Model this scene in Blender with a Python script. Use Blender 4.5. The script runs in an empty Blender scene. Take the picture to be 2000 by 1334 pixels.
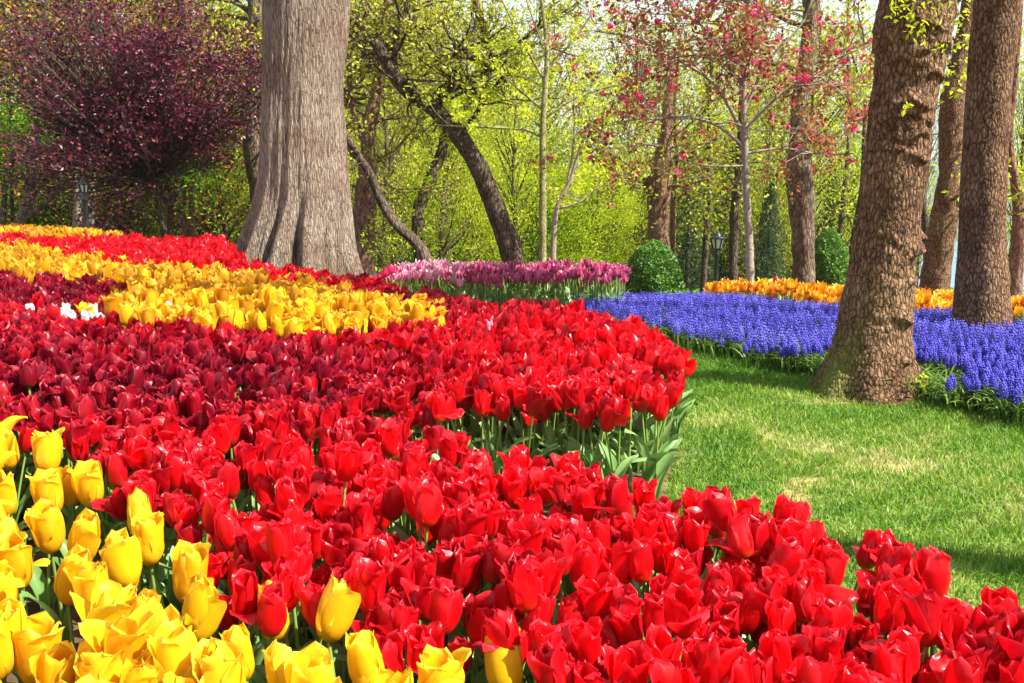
import bpy, math, random
import numpy as np
from mathutils import Vector, noise

# ------------------------------------------------------------------ camera, sky, sun, exposure
SC = bpy.context.scene
COL = SC.collection
R = math.radians
F = 1944.0                      # focal length in pixels of a 2000 px wide frame (35 mm lens)
CZ = 1.25                       # camera height
PITCH = math.atan((667 - 270) / F)
cam = bpy.data.cameras.new('camera'); cam.lens = 35; cam.sensor_width = 36
cam.clip_start = 0.05; cam.clip_end = 12000
cam_o = bpy.data.objects.new('camera', cam); COL.objects.link(cam_o)
cam_o.location = (0, 0, CZ); cam_o.rotation_euler = (math.pi / 2 - PITCH, 0, 0)
SC.camera = cam_o

SUN = Vector((0.86, -0.36, 1.02)).normalized()
SUN_EL = math.asin(SUN.z); SUN_AZ = math.atan2(SUN.x, SUN.y)
world = bpy.data.worlds.new('World'); SC.world = world; world.use_nodes = True
wt = world.node_tree; wt.nodes.clear()
wo = wt.nodes.new('ShaderNodeOutputWorld'); wb = wt.nodes.new('ShaderNodeBackground')
sky = wt.nodes.new('ShaderNodeTexSky'); sky.sky_type = 'NISHITA'; sky.sun_disc = False
sky.sun_elevation = SUN_EL; sky.sun_rotation = SUN_AZ; sky.dust_density = 2.0
wc = wt.nodes.new('ShaderNodeTexCoord'); wn = wt.nodes.new('ShaderNodeTexNoise')
wn.inputs['Scale'].default_value = 2.6; wn.inputs['Detail'].default_value = 6; wn.inputs['Roughness'].default_value = .6
wm = wt.nodes.new('ShaderNodeMapping'); wm.inputs['Scale'].default_value = (1, 1, 2.4)
wt.links.new(wc.outputs['Generated'], wm.inputs['Vector']); wt.links.new(wm.outputs[0], wn.inputs['Vector'])
wr = wt.nodes.new('ShaderNodeValToRGB'); wr.color_ramp.elements[0].position = .30; wr.color_ramp.elements[1].position = .56
wr.color_ramp.elements[0].color = (.25, .25, .25, 1); wr.color_ramp.elements[1].color = (.95, .95, .95, 1)
wt.links.new(wn.outputs['Fac'], wr.inputs[0])
wx = wt.nodes.new('ShaderNodeMix'); wx.data_type = 'RGBA'
wt.links.new(wr.outputs[0], wx.inputs['Factor']); wt.links.new(sky.outputs[0], wx.inputs[6])
wx.inputs[7].default_value = (2.75, 2.95, 3.25, 1)
wt.links.new(wx.outputs[2], wb.inputs['Color']); wb.inputs['Strength'].default_value = 0.13
wt.links.new(wb.outputs[0], wo.inputs[0])
sl = bpy.data.lights.new('sun', 'SUN'); sl.energy = 5.0; sl.angle = R(0.5); sl.color = (1, .95, .86)
so = bpy.data.objects.new('sun', sl); COL.objects.link(so); so.rotation_euler = SUN.to_track_quat('Z', 'Y').to_euler()
SC.view_settings.view_transform = 'Standard'; SC.view_settings.look = 'None'
SC.view_settings.exposure = 1.5; SC.view_settings.gamma = 1
SC.cycles.max_bounces = 8; SC.cycles.transparent_max_bounces = 8; SC.cycles.use_denoising = True

# ------------------------------------------------------------------ projection helpers
cp, sp = math.cos(PITCH), math.sin(PITCH)
def proj(P):
    P = np.atleast_2d(np.asarray(P, float))
    x, y, z = P[:, 0], P[:, 1], P[:, 2] - CZ
    d = y * cp - z * sp; v = y * sp + z * cp
    return 1000 + F * x / d, 667 - F * v / d, d
def ray(px, py):
    a, b = (px - 1000) / F, (667 - py) / F
    return np.array([a, cp + b * sp, -sp + b * cp])
def at_Y(px, py, Y):
    r = ray(px, py); return r * (Y / r[1]) + np.array([0, 0, CZ])
def on_z(px, py, z):
    r = ray(px, py); return r * ((z - CZ) / r[2]) + np.array([0, 0, CZ])
def inpoly(px, py, poly):
    px = np.asarray(px); py = np.asarray(py); ins = np.zeros(px.shape, bool)
    n = len(poly); j = n - 1
    for i in range(n):
        xi, yi = poly[i]; xj, yj = poly[j]
        if yi != yj:
            ins ^= ((yi > py) != (yj > py)) & (px < (xj - xi) * (py - yi) / (yj - yi) + xi)
        j = i
    return ins
def sstep(a, b, x):
    t = np.clip((x - a) / (b - a), 0, 1); return t * t * (3 - 2 * t)
GY = [0, 5, 7, 8.5, 9.5, 11.5, 14, 20, 40, 90, 300, 420, 20000]
GR = [0, 0, -.09, -.25, -.45, -.72, -1.3, -2.6, -7.0, -20, -80, -96, -96]
GL = [0, 0, 0, 0, 0, -.12, -.9, -2.4, -7.0, -20, -80, -96, -96]
GY2 = [0, 5, 7, 7.8, 8.3, 9.5, 11.5, 14, 20, 40, 90, 300, 420, 20000]
GR2 = [0, 0, -.12, -.35, -.5, -.6, -.75, -1.3, -2.6, -7.0, -20, -80, -96, -96]
def ground_z(x, y):
    x = np.asarray(x, float); y = np.asarray(y, float)
    w = sstep(-2.4, -.6, x)
    w2 = sstep(1.9, 3.0, x)
    return np.interp(y, GY, GL) * (1 - w) + (np.interp(y, GY, GR) * (1 - w2) + np.interp(y, GY2, GR2) * w2) * w

# ------------------------------------------------------------------ mesh helpers
class Geo:
    def __init__(s): s.V = []; s.F = []; s.M = []; s.A = []; s.n = 0
    def add(s, v, f, mi=0, a=None):
        v = np.asarray(v, float).reshape(-1, 3); f = np.asarray(f, int)
        if a is None: a = np.zeros((len(v), 4))
        s.V.append(v); s.F.append(f + s.n); s.M.append(np.full(len(f), mi)); s.A.append(np.asarray(a, float)); s.n += len(v)
    def join(s, g, mi=None):
        for v, f, m, a in zip(*g.comp_blocks()): s.add(v, f, 0 if mi is None else mi, a)
    def comp_blocks(s):
        off = 0; VV, FF = [], []
        for v, f in zip(s.V, s.F): VV.append(v); FF.append(f - off); off += len(v)
        return VV, FF, s.M, s.A
    def inst(s, t, mats, tint=None):
        """add copies of template t under the (m,4,4) matrices; tint goes in the red channel"""
        m = len(mats)
        if m == 0: return
        tv = np.concatenate(t.V); ta = np.concatenate(t.A); nv = len(tv)
        v = np.einsum('mij,nj->mni', mats[:, :3, :3], tv) + mats[:, None, :3, 3]
        a = np.repeat(ta[None], m, 0)
        if tint is not None: a[:, :, 0] = np.asarray(tint)[:, None]
        s.V.append(v.reshape(-1, 3)); s.A.append(a.reshape(-1, 4))
        offs = s.n + np.arange(m) * nv
        for f, mi in zip(t.F, t.M):
            s.F.append((f[None] + offs[:, None, None]).reshape(-1, f.shape[1])); s.M.append(np.tile(mi, m))
        s.n += m * nv
    def mesh(s, name, mats, smooth=True):
        me = bpy.data.meshes.new(name)
        v = np.concatenate(s.V); me.vertices.add(len(v)); me.vertices.foreach_set('co', v.ravel().astype(np.float32))
        loops = np.concatenate([f.ravel() for f in s.F]); tot = np.concatenate([np.full(len(f), f.shape[1]) for f in s.F])
        me.loops.add(len(loops)); me.loops.foreach_set('vertex_index', loops.astype(np.int32))
        me.polygons.add(len(tot)); st = np.concatenate([[0], np.cumsum(tot)[:-1]])
        me.polygons.foreach_set('loop_start', st.astype(np.int32))
        me.polygons.foreach_set('material_index', np.concatenate(s.M).astype(np.int32))
        me.polygons.foreach_set('use_smooth', np.full(len(tot), smooth))
        at = me.attributes.new('att', 'FLOAT_COLOR', 'POINT')
        at.data.foreach_set('color', np.concatenate(s.A).ravel().astype(np.float32))
        for m in mats: me.materials.append(m)
        me.update(calc_edges=True); return me
    def build(s, name, mats, parent=None, smooth=True):
        if not isinstance(mats, (list, tuple)): mats = [mats]
        o = bpy.data.objects.new(name, s.mesh(name, mats, smooth)); COL.objects.link(o); o.parent = parent
        return o
def tag(o, label=None, cat=None, group=None, kind=None):
    if label: o['label'] = label
    if cat: o['category'] = cat
    if group: o['group'] = group
    if kind: o['kind'] = kind
    return o
def empty(name, loc=(0, 0, 0)):
    o = bpy.data.objects.new(name, None); COL.objects.link(o); o.location = tuple(float(q) for q in loc); o.empty_display_size = .1; return o
def shift(o, root):                                   # mesh data in world coordinates under a root that is not at the origin
    me = o.data; n = len(me.vertices); c = np.empty(n * 3, np.float32); me.vertices.foreach_get('co', c)
    c = c.reshape(-1, 3) - np.array(root.location, np.float32); me.vertices.foreach_set('co', c.ravel()); me.update(); o.parent = root
def tube(g, pts, rads, sides=6, mi=0, tint=0., jag=0., seed=0):
    pts = np.asarray(pts, float); n = len(pts); rads = np.asarray(rads, float)
    T = np.gradient(pts, axis=0); T /= np.linalg.norm(T, axis=1)[:, None] + 1e-9
    up = np.array([0, 0, 1.]) if abs(T[0][2]) < .9 else np.array([1., 0, 0])
    N = np.cross(T[0], up); N /= np.linalg.norm(N); NN = [N]
    for i in range(1, n):
        N = NN[-1] - T[i] * np.dot(NN[-1], T[i]); N /= np.linalg.norm(N) + 1e-9; NN.append(N)
    NN = np.array(NN); B = np.cross(T, NN)
    th = np.arange(sides) * 2 * math.pi / sides
    rr = rads[:, None] * np.ones((1, sides))
    if jag:
        for i in range(n):
            for k in range(sides):
                q = Vector((math.cos(th[k]) * 1.2 + seed, math.sin(th[k]) * 1.2, np.linalg.norm(pts[i] - pts[0]) * 3.0))
                rr[i, k] *= 1 + jag * noise.noise(q) * 1.6 + jag * .6 * noise.noise(q * 3)
    v = pts[:, None] + rr[..., None] * (np.cos(th)[None, :, None] * NN[:, None] + np.sin(th)[None, :, None] * B[:, None])
    idx = np.arange(n * sides).reshape(n, sides)
    a, b = idx[:-1], idx[1:]
    f = np.stack([a, np.roll(a, -1, 1), np.roll(b, -1, 1), b], -1).reshape(-1, 4)
    A = np.zeros((n * sides, 4)); A[:, 0] = tint
    g.add(v.reshape(-1, 3), f, mi, A)
def smooth_path(pts, n):
    pts = np.asarray(pts, float); m = len(pts)
    t = np.linspace(0, m - 1, n); out = []
    P = np.vstack([2 * pts[0] - pts[1], pts, 2 * pts[-1] - pts[-2]])
    for q in t:
        i = min(int(q), m - 2); u = q - i; p0, p1, p2, p3 = P[i:i + 4]
        out.append(.5 * (2 * p1 + (p2 - p0) * u + (2 * p0 - 5 * p1 + 4 * p2 - p3) * u * u + (3 * p1 - p0 - 3 * p2 + p3) * u ** 3))
    return np.array(out)

# ------------------------------------------------------------------ materials
def newmat(name):
    m = bpy.data.materials.new(name); m.use_nodes = True; nt = m.node_tree; nt.nodes.clear()
    out = nt.nodes.new('ShaderNodeOutputMaterial'); return m, nt, out
def N(nt, t, **kw):
    n = nt.nodes.new('ShaderNode' + t)
    for k, v in kw.items():
        if k in n.inputs.keys(): n.inputs[k].default_value = v
        else: setattr(n, k, v)
    return n
def c4(c): return (c[0], c[1], c[2], 1)
def mixc(nt, fac, a, b, blend='MIX'):
    m = nt.nodes.new('ShaderNodeMix'); m.data_type = 'RGBA'; m.blend_type = blend
    for s_, v in ((0, fac), (6, a), (7, b)):
        if isinstance(v, bpy.types.NodeSocket): nt.links.new(v, m.inputs[s_])
        elif s_ == 0: m.inputs[0].default_value = v
        else: m.inputs[s_].default_value = c4(v)
    return m.outputs[2]
def math_(nt, op, a, b=None, clamp=False):
    m = nt.nodes.new('ShaderNodeMath'); m.operation = op; m.use_clamp = clamp
    for i, v in ((0, a), (1, b)):
        if v is None: continue
        if isinstance(v, bpy.types.NodeSocket): nt.links.new(v, m.inputs[i])
        else: m.inputs[i].default_value = v
    return m.outputs[0]
def ramp(nt, fac, stops, interp='LINEAR'):
    r = nt.nodes.new('ShaderNodeValToRGB'); cr = r.color_ramp; cr.interpolation = interp
    while len(cr.elements) > 1: cr.elements.remove(cr.elements[-1])
    cr.elements[0].position = stops[0][0]; cr.elements[0].color = c4(stops[0][1])
    for p, c in stops[1:]:
        e = cr.elements.new(p); e.color = c4(c)
    nt.links.new(fac, r.inputs[0]); return r.outputs[0]
def att(nt):
    a = nt.nodes.new('ShaderNodeAttribute'); a.attribute_name = 'att'
    s = nt.nodes.new('ShaderNodeSeparateColor'); nt.links.new(a.outputs['Color'], s.inputs[0]); return s.outputs
def finish_leafy(nt, out, col, trans, rough=.5, spec=.5, bump=None, tcol=None, coat=0.):
    p = N(nt, 'BsdfPrincipled', Roughness=rough); p.inputs['Specular IOR Level'].default_value = spec
    if coat: p.inputs['Coat Weight'].default_value = coat; p.inputs['Coat Roughness'].default_value = .25
    nt.links.new(col, p.inputs['Base Color'])
    t = N(nt, 'BsdfTranslucent'); nt.links.new(tcol if tcol is not None else col, t.inputs['Color'])
    if bump is not None: nt.links.new(bump, p.inputs['Normal'])
    m = nt.nodes.new('ShaderNodeMixShader'); m.inputs[0].default_value = trans
    nt.links.new(p.outputs[0], m.inputs[1]); nt.links.new(t.outputs[0], m.inputs[2]); nt.links.new(m.outputs[0], out.inputs[0])

def petal_mat(name, stops, edge, edge_amt, base, src, trans=.38, rough=.36, spec=.5, streak=.3, dry=0.):
    m, nt, out = newmat(name); s = att(nt)
    if src == 'obj':
        oi = nt.nodes.new('ShaderNodeObjectInfo'); q = nt.nodes.new('ShaderNodeSeparateColor'); nt.links.new(oi.outputs['Color'], q.inputs[0]); tint = q.outputs[0]
    else: tint = s[0]
    tc = N(nt, 'TexCoord'); no = N(nt, 'TexNoise', Scale=55.); no.inputs['Detail'].default_value = 3
    nt.links.new(tc.outputs['Object'], no.inputs['Vector'])
    t2 = math_(nt, 'ADD', tint, math_(nt, 'MULTIPLY', math_(nt, 'SUBTRACT', no.outputs['Fac'], .5), streak), True)
    col = ramp(nt, t2, stops)
    ef = math_(nt, 'MULTIPLY', math_(nt, 'POWER', s[1], 5.), edge_amt)
    col = mixc(nt, ef, col, edge)
    bf = math_(nt, 'MULTIPLY', math_(nt, 'POWER', math_(nt, 'SUBTRACT', 1., s[2], True), 9.), .9)
    col = mixc(nt, bf, col, base)
    if dry:
        n2 = N(nt, 'TexNoise', Scale=38.); nt.links.new(tc.outputs['Object'], n2.inputs['Vector'])
        df = math_(nt, 'MULTIPLY', math_(nt, 'MULTIPLY', math_(nt, 'GREATER_THAN', n2.outputs['Fac'], .62), math_(nt, 'POWER', s[2], 3.)), dry)
        col = mixc(nt, df, col, (.42, .2, .05))
    b = N(nt, 'Bump', Strength=.35, Distance=.0015)
    w = N(nt, 'TexNoise', Scale=120.); w.inputs['Detail'].default_value = 2; nt.links.new(tc.outputs['Object'], w.inputs['Vector'])
    nt.links.new(w.outputs['Fac'], b.inputs['Height'])
    finish_leafy(nt, out, col, trans, rough, spec, b.outputs[0]); return m
RED = [(0., (.065, .0008, .008)), (.35, (.22, .0012, .012)), (.7, (.42, .0012, .006)), (1., (.80, .0020, .005))]
YEL = [(0., (.56, .22, .002)), (.4, (.78, .42, .003)), (1., (.90, .62, .010))]
PUR = [(0., (.28, .004, .06)), (.5, (.48, .02, .13)), (1., (.58, .07, .22))]
PNK = [(0., (.52, .03, .14)), (.5, (.66, .12, .28)), (1., (.75, .32, .42))]
MAG = [(0., (.5, .003, .06)), (1., (.68, .02, .13))]
ORG = [(0., (.60, .07, .004)), (.35, (.80, .26, .004)), (1., (.90, .50, .01))]
WHT = [(0., (.6, .58, .5)), (1., (.8, .8, .76))]
PM = {}
for k_, st, e, ea, b_, kw in (
        ('red', RED, (.85, .05, .10), .35, (.35, .22, .02), dict(spec=.38, rough=.34, trans=.45)),
        ('yellow', YEL, (.95, .78, .12), .3, (.55, .45, .03), dict(trans=.5, spec=.3, rough=.5)),
        ('purple', PUR, (.85, .50, .64), .6, (.5, .45, .3), dict()),
        ('pink', PNK, (.85, .80, .78), .9, (.5, .45, .3), dict()),
        ('magenta', MAG, (.7, .1, .25), .3, (.4, .2, .1), dict()),
        ('orange', ORG, (.9, .62, .03), .7, (.5, .4, .03), dict()),
        ('white', WHT, (.82, .82, .8), .1, (.6, .6, .3), dict())):
    for src in ('obj', 'attr'):
        PM[k_, src] = petal_mat(k_ + ' petal ' + src, st, e, ea, b_, src, dry=(.55 if src == 'attr' else .3) if k_ == 'yellow' else 0., **kw)

def green_mat(name, stops, trans=.25, rough=.45, spec=.4, scale=30., rnd=False):
    m, nt, out = newmat(name); s = att(nt); tc = N(nt, 'TexCoord')
    no = N(nt, 'TexNoise', Scale=scale); nt.links.new(tc.outputs['Object'], no.inputs['Vector'])
    f = math_(nt, 'ADD', s[0], math_(nt, 'MULTIPLY', math_(nt, 'SUBTRACT', no.outputs['Fac'], .5), .5), True)
    if rnd:
        oi = nt.nodes.new('ShaderNodeObjectInfo')
        f = math_(nt, 'ADD', f, math_(nt, 'MULTIPLY', math_(nt, 'SUBTRACT', oi.outputs['Random'], .5), .4), True)
    finish_leafy(nt, out, ramp(nt, f, stops), trans, rough, spec); return m
TG = green_mat('tulip green', [(0, (.09, .19, .035)), (.5, (.18, .33, .085)), (1, (.30, .44, .15))], .3, .38, .5, 12)
STEM = green_mat('tulip stem', [(0, (.12, .22, .03)), (1, (.26, .38, .08))], .15, .45)
GRASS = green_mat('grass blade', [(0, (.06, .17, .012)), (.4, (.13, .27, .015)), (.62, (.24, .35, .04)), (.8, (.42, .43, .13)), (1, (.60, .52, .27))], .35, .5, .3, 2.)
MUSG = green_mat('hyacinth leaf', [(0, (.035, .09, .01)), (.6, (.09, .19, .02)), (1, (.22, .30, .05))], .3, .5, .3, 5.)

def flower_blue():
    m, nt, out = newmat('grape hyacinth blue'); s = att(nt)
    col = ramp(nt, s[0], [(0, (.028, .022, .24)), (.5, (.080, .066, .52)), (1, (.21, .185, .80))])
    col = mixc(nt, math_(nt, 'MULTIPLY', s[1], .5), col, (.34, .32, .85))
    finish_leafy(nt, out, col, .25, .5, .3); return m
BLUE = flower_blue()

def leaf_mat(name, stops, trans=.5, rough=.5, spec=.35):
    m, nt, out = newmat(name); s = att(nt); oi = nt.nodes.new('ShaderNodeObjectInfo')
    f = math_(nt, 'ADD', s[0], math_(nt, 'MULTIPLY', math_(nt, 'SUBTRACT', oi.outputs['Random'], .5), .25), True)
    finish_leafy(nt, out, ramp(nt, f, stops), trans, rough, spec); return m
L_BRIGHT = leaf_mat('bright green leaves', [(0, (.08, .21, .006)), (.5, (.21, .43, .01)), (1, (.38, .58, .02))])
L_YELLOW = leaf_mat('yellow green leaves', [(0, (.22, .30, .005)), (.5, (.42, .53, .010)), (1, (.68, .73, .03))], .58)
L_OLIVE = leaf_mat('olive young leaves', [(0, (.17, .19, .008)), (.5, (.40, .42, .018)), (1, (.60, .58, .05))], .5)
L_GOLD = leaf_mat('bronze gold leaves', [(0, (.14, .06, .008)), (.5, (.38, .20, .015)), (1, (.62, .42, .05))], .5)
L_PLUM = leaf_mat('dark plum leaves', [(0, (.016, .002, .010)), (.5, (.075, .007, .028)), (.85, (.15, .018, .042)), (1, (.26, .05, .05))], .35, .42, .5)
L_CON = leaf_mat('dark conifer needles', [(0, (.012, .035, .01)), (.6, (.035, .08, .02)), (1, (.09, .15, .04))], .2)
L_BOX = leaf_mat('clipped box leaves', [(0, (.03, .10, .008)), (.5, (.09, .24, .018)), (1, (.24, .42, .05))], .25, .3, .6)
L_CRAB = leaf_mat('bronze crabapple leaves', [(0, (.20, .045, .03)), (.35, (.42, .10, .04)), (.6, (.30, .20, .04)), (1, (.28, .36, .05))], .5)
L_BLOS = leaf_mat('deep pink blossom', [(0, (.58, .008, .11)), (1, (.88, .07, .26))], .35)

def bark_mat(name, dark, mid, light, sx=26., zs=.32, fibre=False, dist=.02, moss=None, strength=1., warp=.07, wsc=5.):
    m, nt, out = newmat(name); tc = N(nt, 'TexCoord')
    wn_ = N(nt, 'TexNoise', Scale=wsc); wn_.inputs['Detail'].default_value = 3; nt.links.new(tc.outputs['Object'], wn_.inputs['Vector'])
    mp = N(nt, 'Mapping'); mp.inputs['Scale'].default_value = (1, 1, zs)
    off = nt.nodes.new('ShaderNodeVectorMath'); off.operation = 'MULTIPLY_ADD'
    nt.links.new(wn_.outputs['Color'], off.inputs[0]); off.inputs[1].default_value = (warp, warp, warp); nt.links.new(tc.outputs['Object'], off.inputs[2])
    nt.links.new(off.outputs[0], mp.inputs['Vector'])
    if fibre:
        v = N(nt, 'TexNoise', Scale=sx); v.inputs['Detail'].default_value = 7; v.inputs['Roughness'].default_value = .68
        nt.links.new(mp.outputs[0], v.inputs['Vector'])
        h = ramp(nt, v.outputs['Fac'], [(.33, (0, 0, 0)), (.5, (.55, .55, .55)), (.68, (1, 1, 1))])
        mp2 = N(nt, 'Mapping'); mp2.inputs['Scale'].default_value = (1, 1, zs * 2.2); nt.links.new(off.outputs[0], mp2.inputs['Vector'])
        vv = N(nt, 'TexVoronoi', Scale=sx * .95); vv.feature = 'DISTANCE_TO_EDGE'; nt.links.new(mp2.outputs[0], vv.inputs['Vector'])
        hv = ramp(nt, vv.outputs['Distance'], [(.0, (0, 0, 0)), (.14, (.7, .7, .7)), (.4, (1, 1, 1))])
        h = math_(nt, 'ADD', math_(nt, 'MULTIPLY', h, .5), math_(nt, 'MULTIPLY', hv, .5))
    else:
        v = N(nt, 'TexVoronoi', Scale=sx); v.feature = 'DISTANCE_TO_EDGE'; nt.links.new(mp.outputs[0], v.inputs['Vector'])
        h1 = ramp(nt, v.outputs['Distance'], [(.0, (0, 0, 0)), (.10, (.5, .5, .5)), (.35, (1, 1, 1))])
        v2 = N(nt, 'TexNoise', Scale=sx * .8); v2.inputs['Detail'].default_value = 5; v2.inputs['Roughness'].default_value = .65; mp2 = N(nt, 'Mapping'); mp2.inputs['Scale'].default_value = (1, 1, zs * .55)
        nt.links.new(off.outputs[0], mp2.inputs['Vector']); nt.links.new(mp2.outputs[0], v2.inputs['Vector'])
        h2 = ramp(nt, v2.outputs['Fac'], [(.36, (0, 0, 0)), (.62, (1, 1, 1))])
        h = math_(nt, 'ADD', math_(nt, 'MULTIPLY', h1, .66), math_(nt, 'MULTIPLY', h2, .34))
    fine = N(nt, 'TexNoise', Scale=sx * 2.4); fine.inputs['Detail'].default_value = 5; nt.links.new(tc.outputs['Object'], fine.inputs['Vector'])
    hh = math_(nt, 'ADD', math_(nt, 'MULTIPLY', h, .75), math_(nt, 'MULTIPLY', fine.outputs['Fac'], .4))
    big = N(nt, 'TexNoise', Scale=2.6); big.inputs['Detail'].default_value = 4; nt.links.new(tc.outputs['Object'], big.inputs['Vector'])
    col = ramp(nt, hh, [(.2, dark), (.52, mid), (.95, light)])
    col = mixc(nt, math_(nt, 'MULTIPLY', ramp(nt, big.outputs['Fac'], [(.38, (0, 0, 0)), (.62, (1, 1, 1))]), .55), col, [min(1, q * 2.6) for q in mid], 'MULTIPLY')
    col = mixc(nt, .35, col, light)if False else col
    if moss is not None:
        s = att(nt)
        mf = math_(nt, 'MULTIPLY', s[3] if len(s) > 3 else s[2], 1.)
        mf = math_(nt, 'MULTIPLY', s[2], math_(nt, 'GREATER_THAN', math_(nt, 'ADD', fine.outputs['Fac'], math_(nt, 'MULTIPLY', s[2], .25)), .55))
        col = mixc(nt, mf, col, moss)
    p = N(nt, 'BsdfPrincipled', Roughness=.85); p.inputs['Specular IOR Level'].default_value = .25
    nt.links.new(col, p.inputs['Base Color'])
    b = N(nt, 'Bump', Strength=strength, Distance=dist); nt.links.new(hh, b.inputs['Height']); nt.links.new(b.outputs[0], p.inputs['Normal'])
    nt.links.new(p.outputs[0], out.inputs[0]); return m
B_OAK = bark_mat('plated oak bark', (.010, .005, .002), (.145, .076, .035), (.37, .235, .13), 54., .34, dist=.02, warp=.035, wsc=16., moss=(.13, .19, .015))
B_OLD = bark_mat('fibrous grey bark', (.035, .024, .016), (.22, .168, .126), (.48, .395, .31), 60., .06, fibre=True, dist=.028, warp=.03, wsc=9., moss=(.13, .19, .015))
B_DARK = bark_mat('dark branch bark', (.018, .012, .007), (.085, .058, .036), (.19, .145, .10), 30., .3, dist=.02)
B_MID = bark_mat('brown trunk bark', (.028, .018, .012), (.13, .09, .058), (.27, .21, .145), 28., .3, dist=.02)
B_PALE = bark_mat('pale smooth bark', (.09, .07, .05), (.27, .23, .17), (.42, .38, .30), 30., 1.6, fibre=True, dist=.006, strength=.6)
B_RED = bark_mat('red brown bark', (.04, .018, .012), (.17, .09, .056), (.34, .21, .14), 24., .2, fibre=True, dist=.02)
B_MOSS = bark_mat('greenish young bark', (.05, .055, .02), (.20, .20, .08), (.36, .34, .17), 20., .4, fibre=True, dist=.008, strength=.6)

def simple(name, col, rough=.5, metal=0., bump=0., var=.25, scale=12.):
    m, nt, out = newmat(name); tc = N(nt, 'TexCoord'); no = N(nt, 'TexNoise', Scale=scale); no.inputs['Detail'].default_value = 4
    nt.links.new(tc.outputs['Object'], no.inputs['Vector'])
    c = mixc(nt, no.outputs['Fac'], [q * (1 - var) for q in col], [min(1, q * (1 + var)) for q in col])
    p = N(nt, 'BsdfPrincipled', Roughness=rough, Metallic=metal); nt.links.new(c, p.inputs['Base Color'])
    if bump:
        b = N(nt, 'Bump', Strength=.6, Distance=bump); nt.links.new(no.outputs['Fac'], b.inputs['Height']); nt.links.new(b.outputs[0], p.inputs['Normal'])
    nt.links.new(p.outputs[0], out.inputs[0]); return m
BLACK = simple('black painted iron', (.02, .02, .022), .4)
GLASS = simple('frosted lamp glass', (.62, .62, .58), .25, var=.1)

# ------------------------------------------------------------------ regions of the beds (pixels of bloom centres)
BZ = .355                                              # height of bloom centres
RED_ALL = [(-700, 400), (0, 449), (120, 455), (235, 466), (330, 474), (430, 468), (455, 488), (458, 508), (540, 530), (640, 546), (710, 550), (800, 573), (900, 595),
           (1000, 602), (1110, 611), (1180, 625), (1260, 655), (1312, 680), (1335, 700), (1318, 740), (1306, 790), (1290, 800), (1286, 985), (1312, 1040), (1342, 1000), (1400, 985),
           (1540, 1015), (1620, 1055), (1760, 1095), (1815, 1140), (1870, 1135), (1915, 1165), (1990, 1205), (2320, 1380), (2600, 2200), (-1500, 2200)]
GAP = [(690, 792), (760, 806), (860, 806), (960, 790), (1080, 795), (1180, 815), (1260, 800), (1320, 790), (1300, 990), (1255, 975), (1180, 952), (1060, 920), (960, 905), (850, 872), (760, 830)]
Y_FAR = [(-700, 380), (0, 430), (235, 460), (237, 470), (120, 468), (0, 461), (-700, 430)]
Y_MID = [(-700, 440), (0, 478), (60, 492), (170, 508), (280, 524), (440, 534), (640, 568), (740, 592), (835, 606), (862, 618), (855, 640), (770, 652), (650, 662),
         (540, 662), (450, 650), (330, 640), (240, 630), (175, 612), (180, 598), (245, 588), (240, 568), (200, 556), (120, 548), (0, 540), (-700, 510)]
W_MID = [(40, 600), (110, 602), (178, 606), (240, 640), (180, 632), (110, 622), (50, 614)]
Y_FRONT = [(-900, 780), (0, 858), (120, 850), (190, 915), (262, 990), (330, 1040), (420, 1120), (440, 1180), (540, 1170), (560, 1250), (690, 1160), (770, 1290), (1060, 1290), (1100, 1900), (-1500, 1900)]
DARKW = [(-700, 510), (0, 540), (240, 556), (250, 590), (180, 600), (0, 600), (-700, 560)]
def in_red(x, y, z):
    px, py, d = proj(np.stack([x, y, z], -1)); return inpoly(px, py, RED_ALL) & ~inpoly(px, py, GAP)
LAWN = [(1150, 1000), (1240, 925), (1292, 872), (1330, 800), (1325, 740), (1300, 690), (1250, 640), (1320, 655), (1400, 676), (1500, 706), (1600, 732), (1700, 752), (1790, 770), (1900, 795),
        (2000, 818), (2600, 930), (3400, 1500), (3400, 4000), (1000, 4000)]
MUSC = [(1112, 588), (1150, 576), (1210, 569), (1300, 567), (1390, 572), (1500, 580), (1640, 593), (1780, 604), (1860, 612), (2000, 630), (2700, 700), (2700, 900), (2000, 775),
        (1900, 748), (1800, 728), (1700, 712), (1620, 698), (1540, 682), (1450, 664), (1330, 643), (1220, 614), (1160, 602)]
ORNG = [(1385, 563), (1420, 555), (1520, 556), (1640, 562), (1780, 570), (2000, 588), (2500, 620), (2500, 690), (2000, 622), (1880, 606), (1780, 597), (1650, 589), (1560, 582), (1450, 575), (1390, 572)]
PURP = [(690, 540), (760, 528), (850, 512), (905, 505), (960, 498), (1020, 500), (1100, 505), (1215, 517), (1222, 538), (1180, 552), (1090, 562), (1000, 558), (900, 548), (800, 546), (700, 556)]

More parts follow.
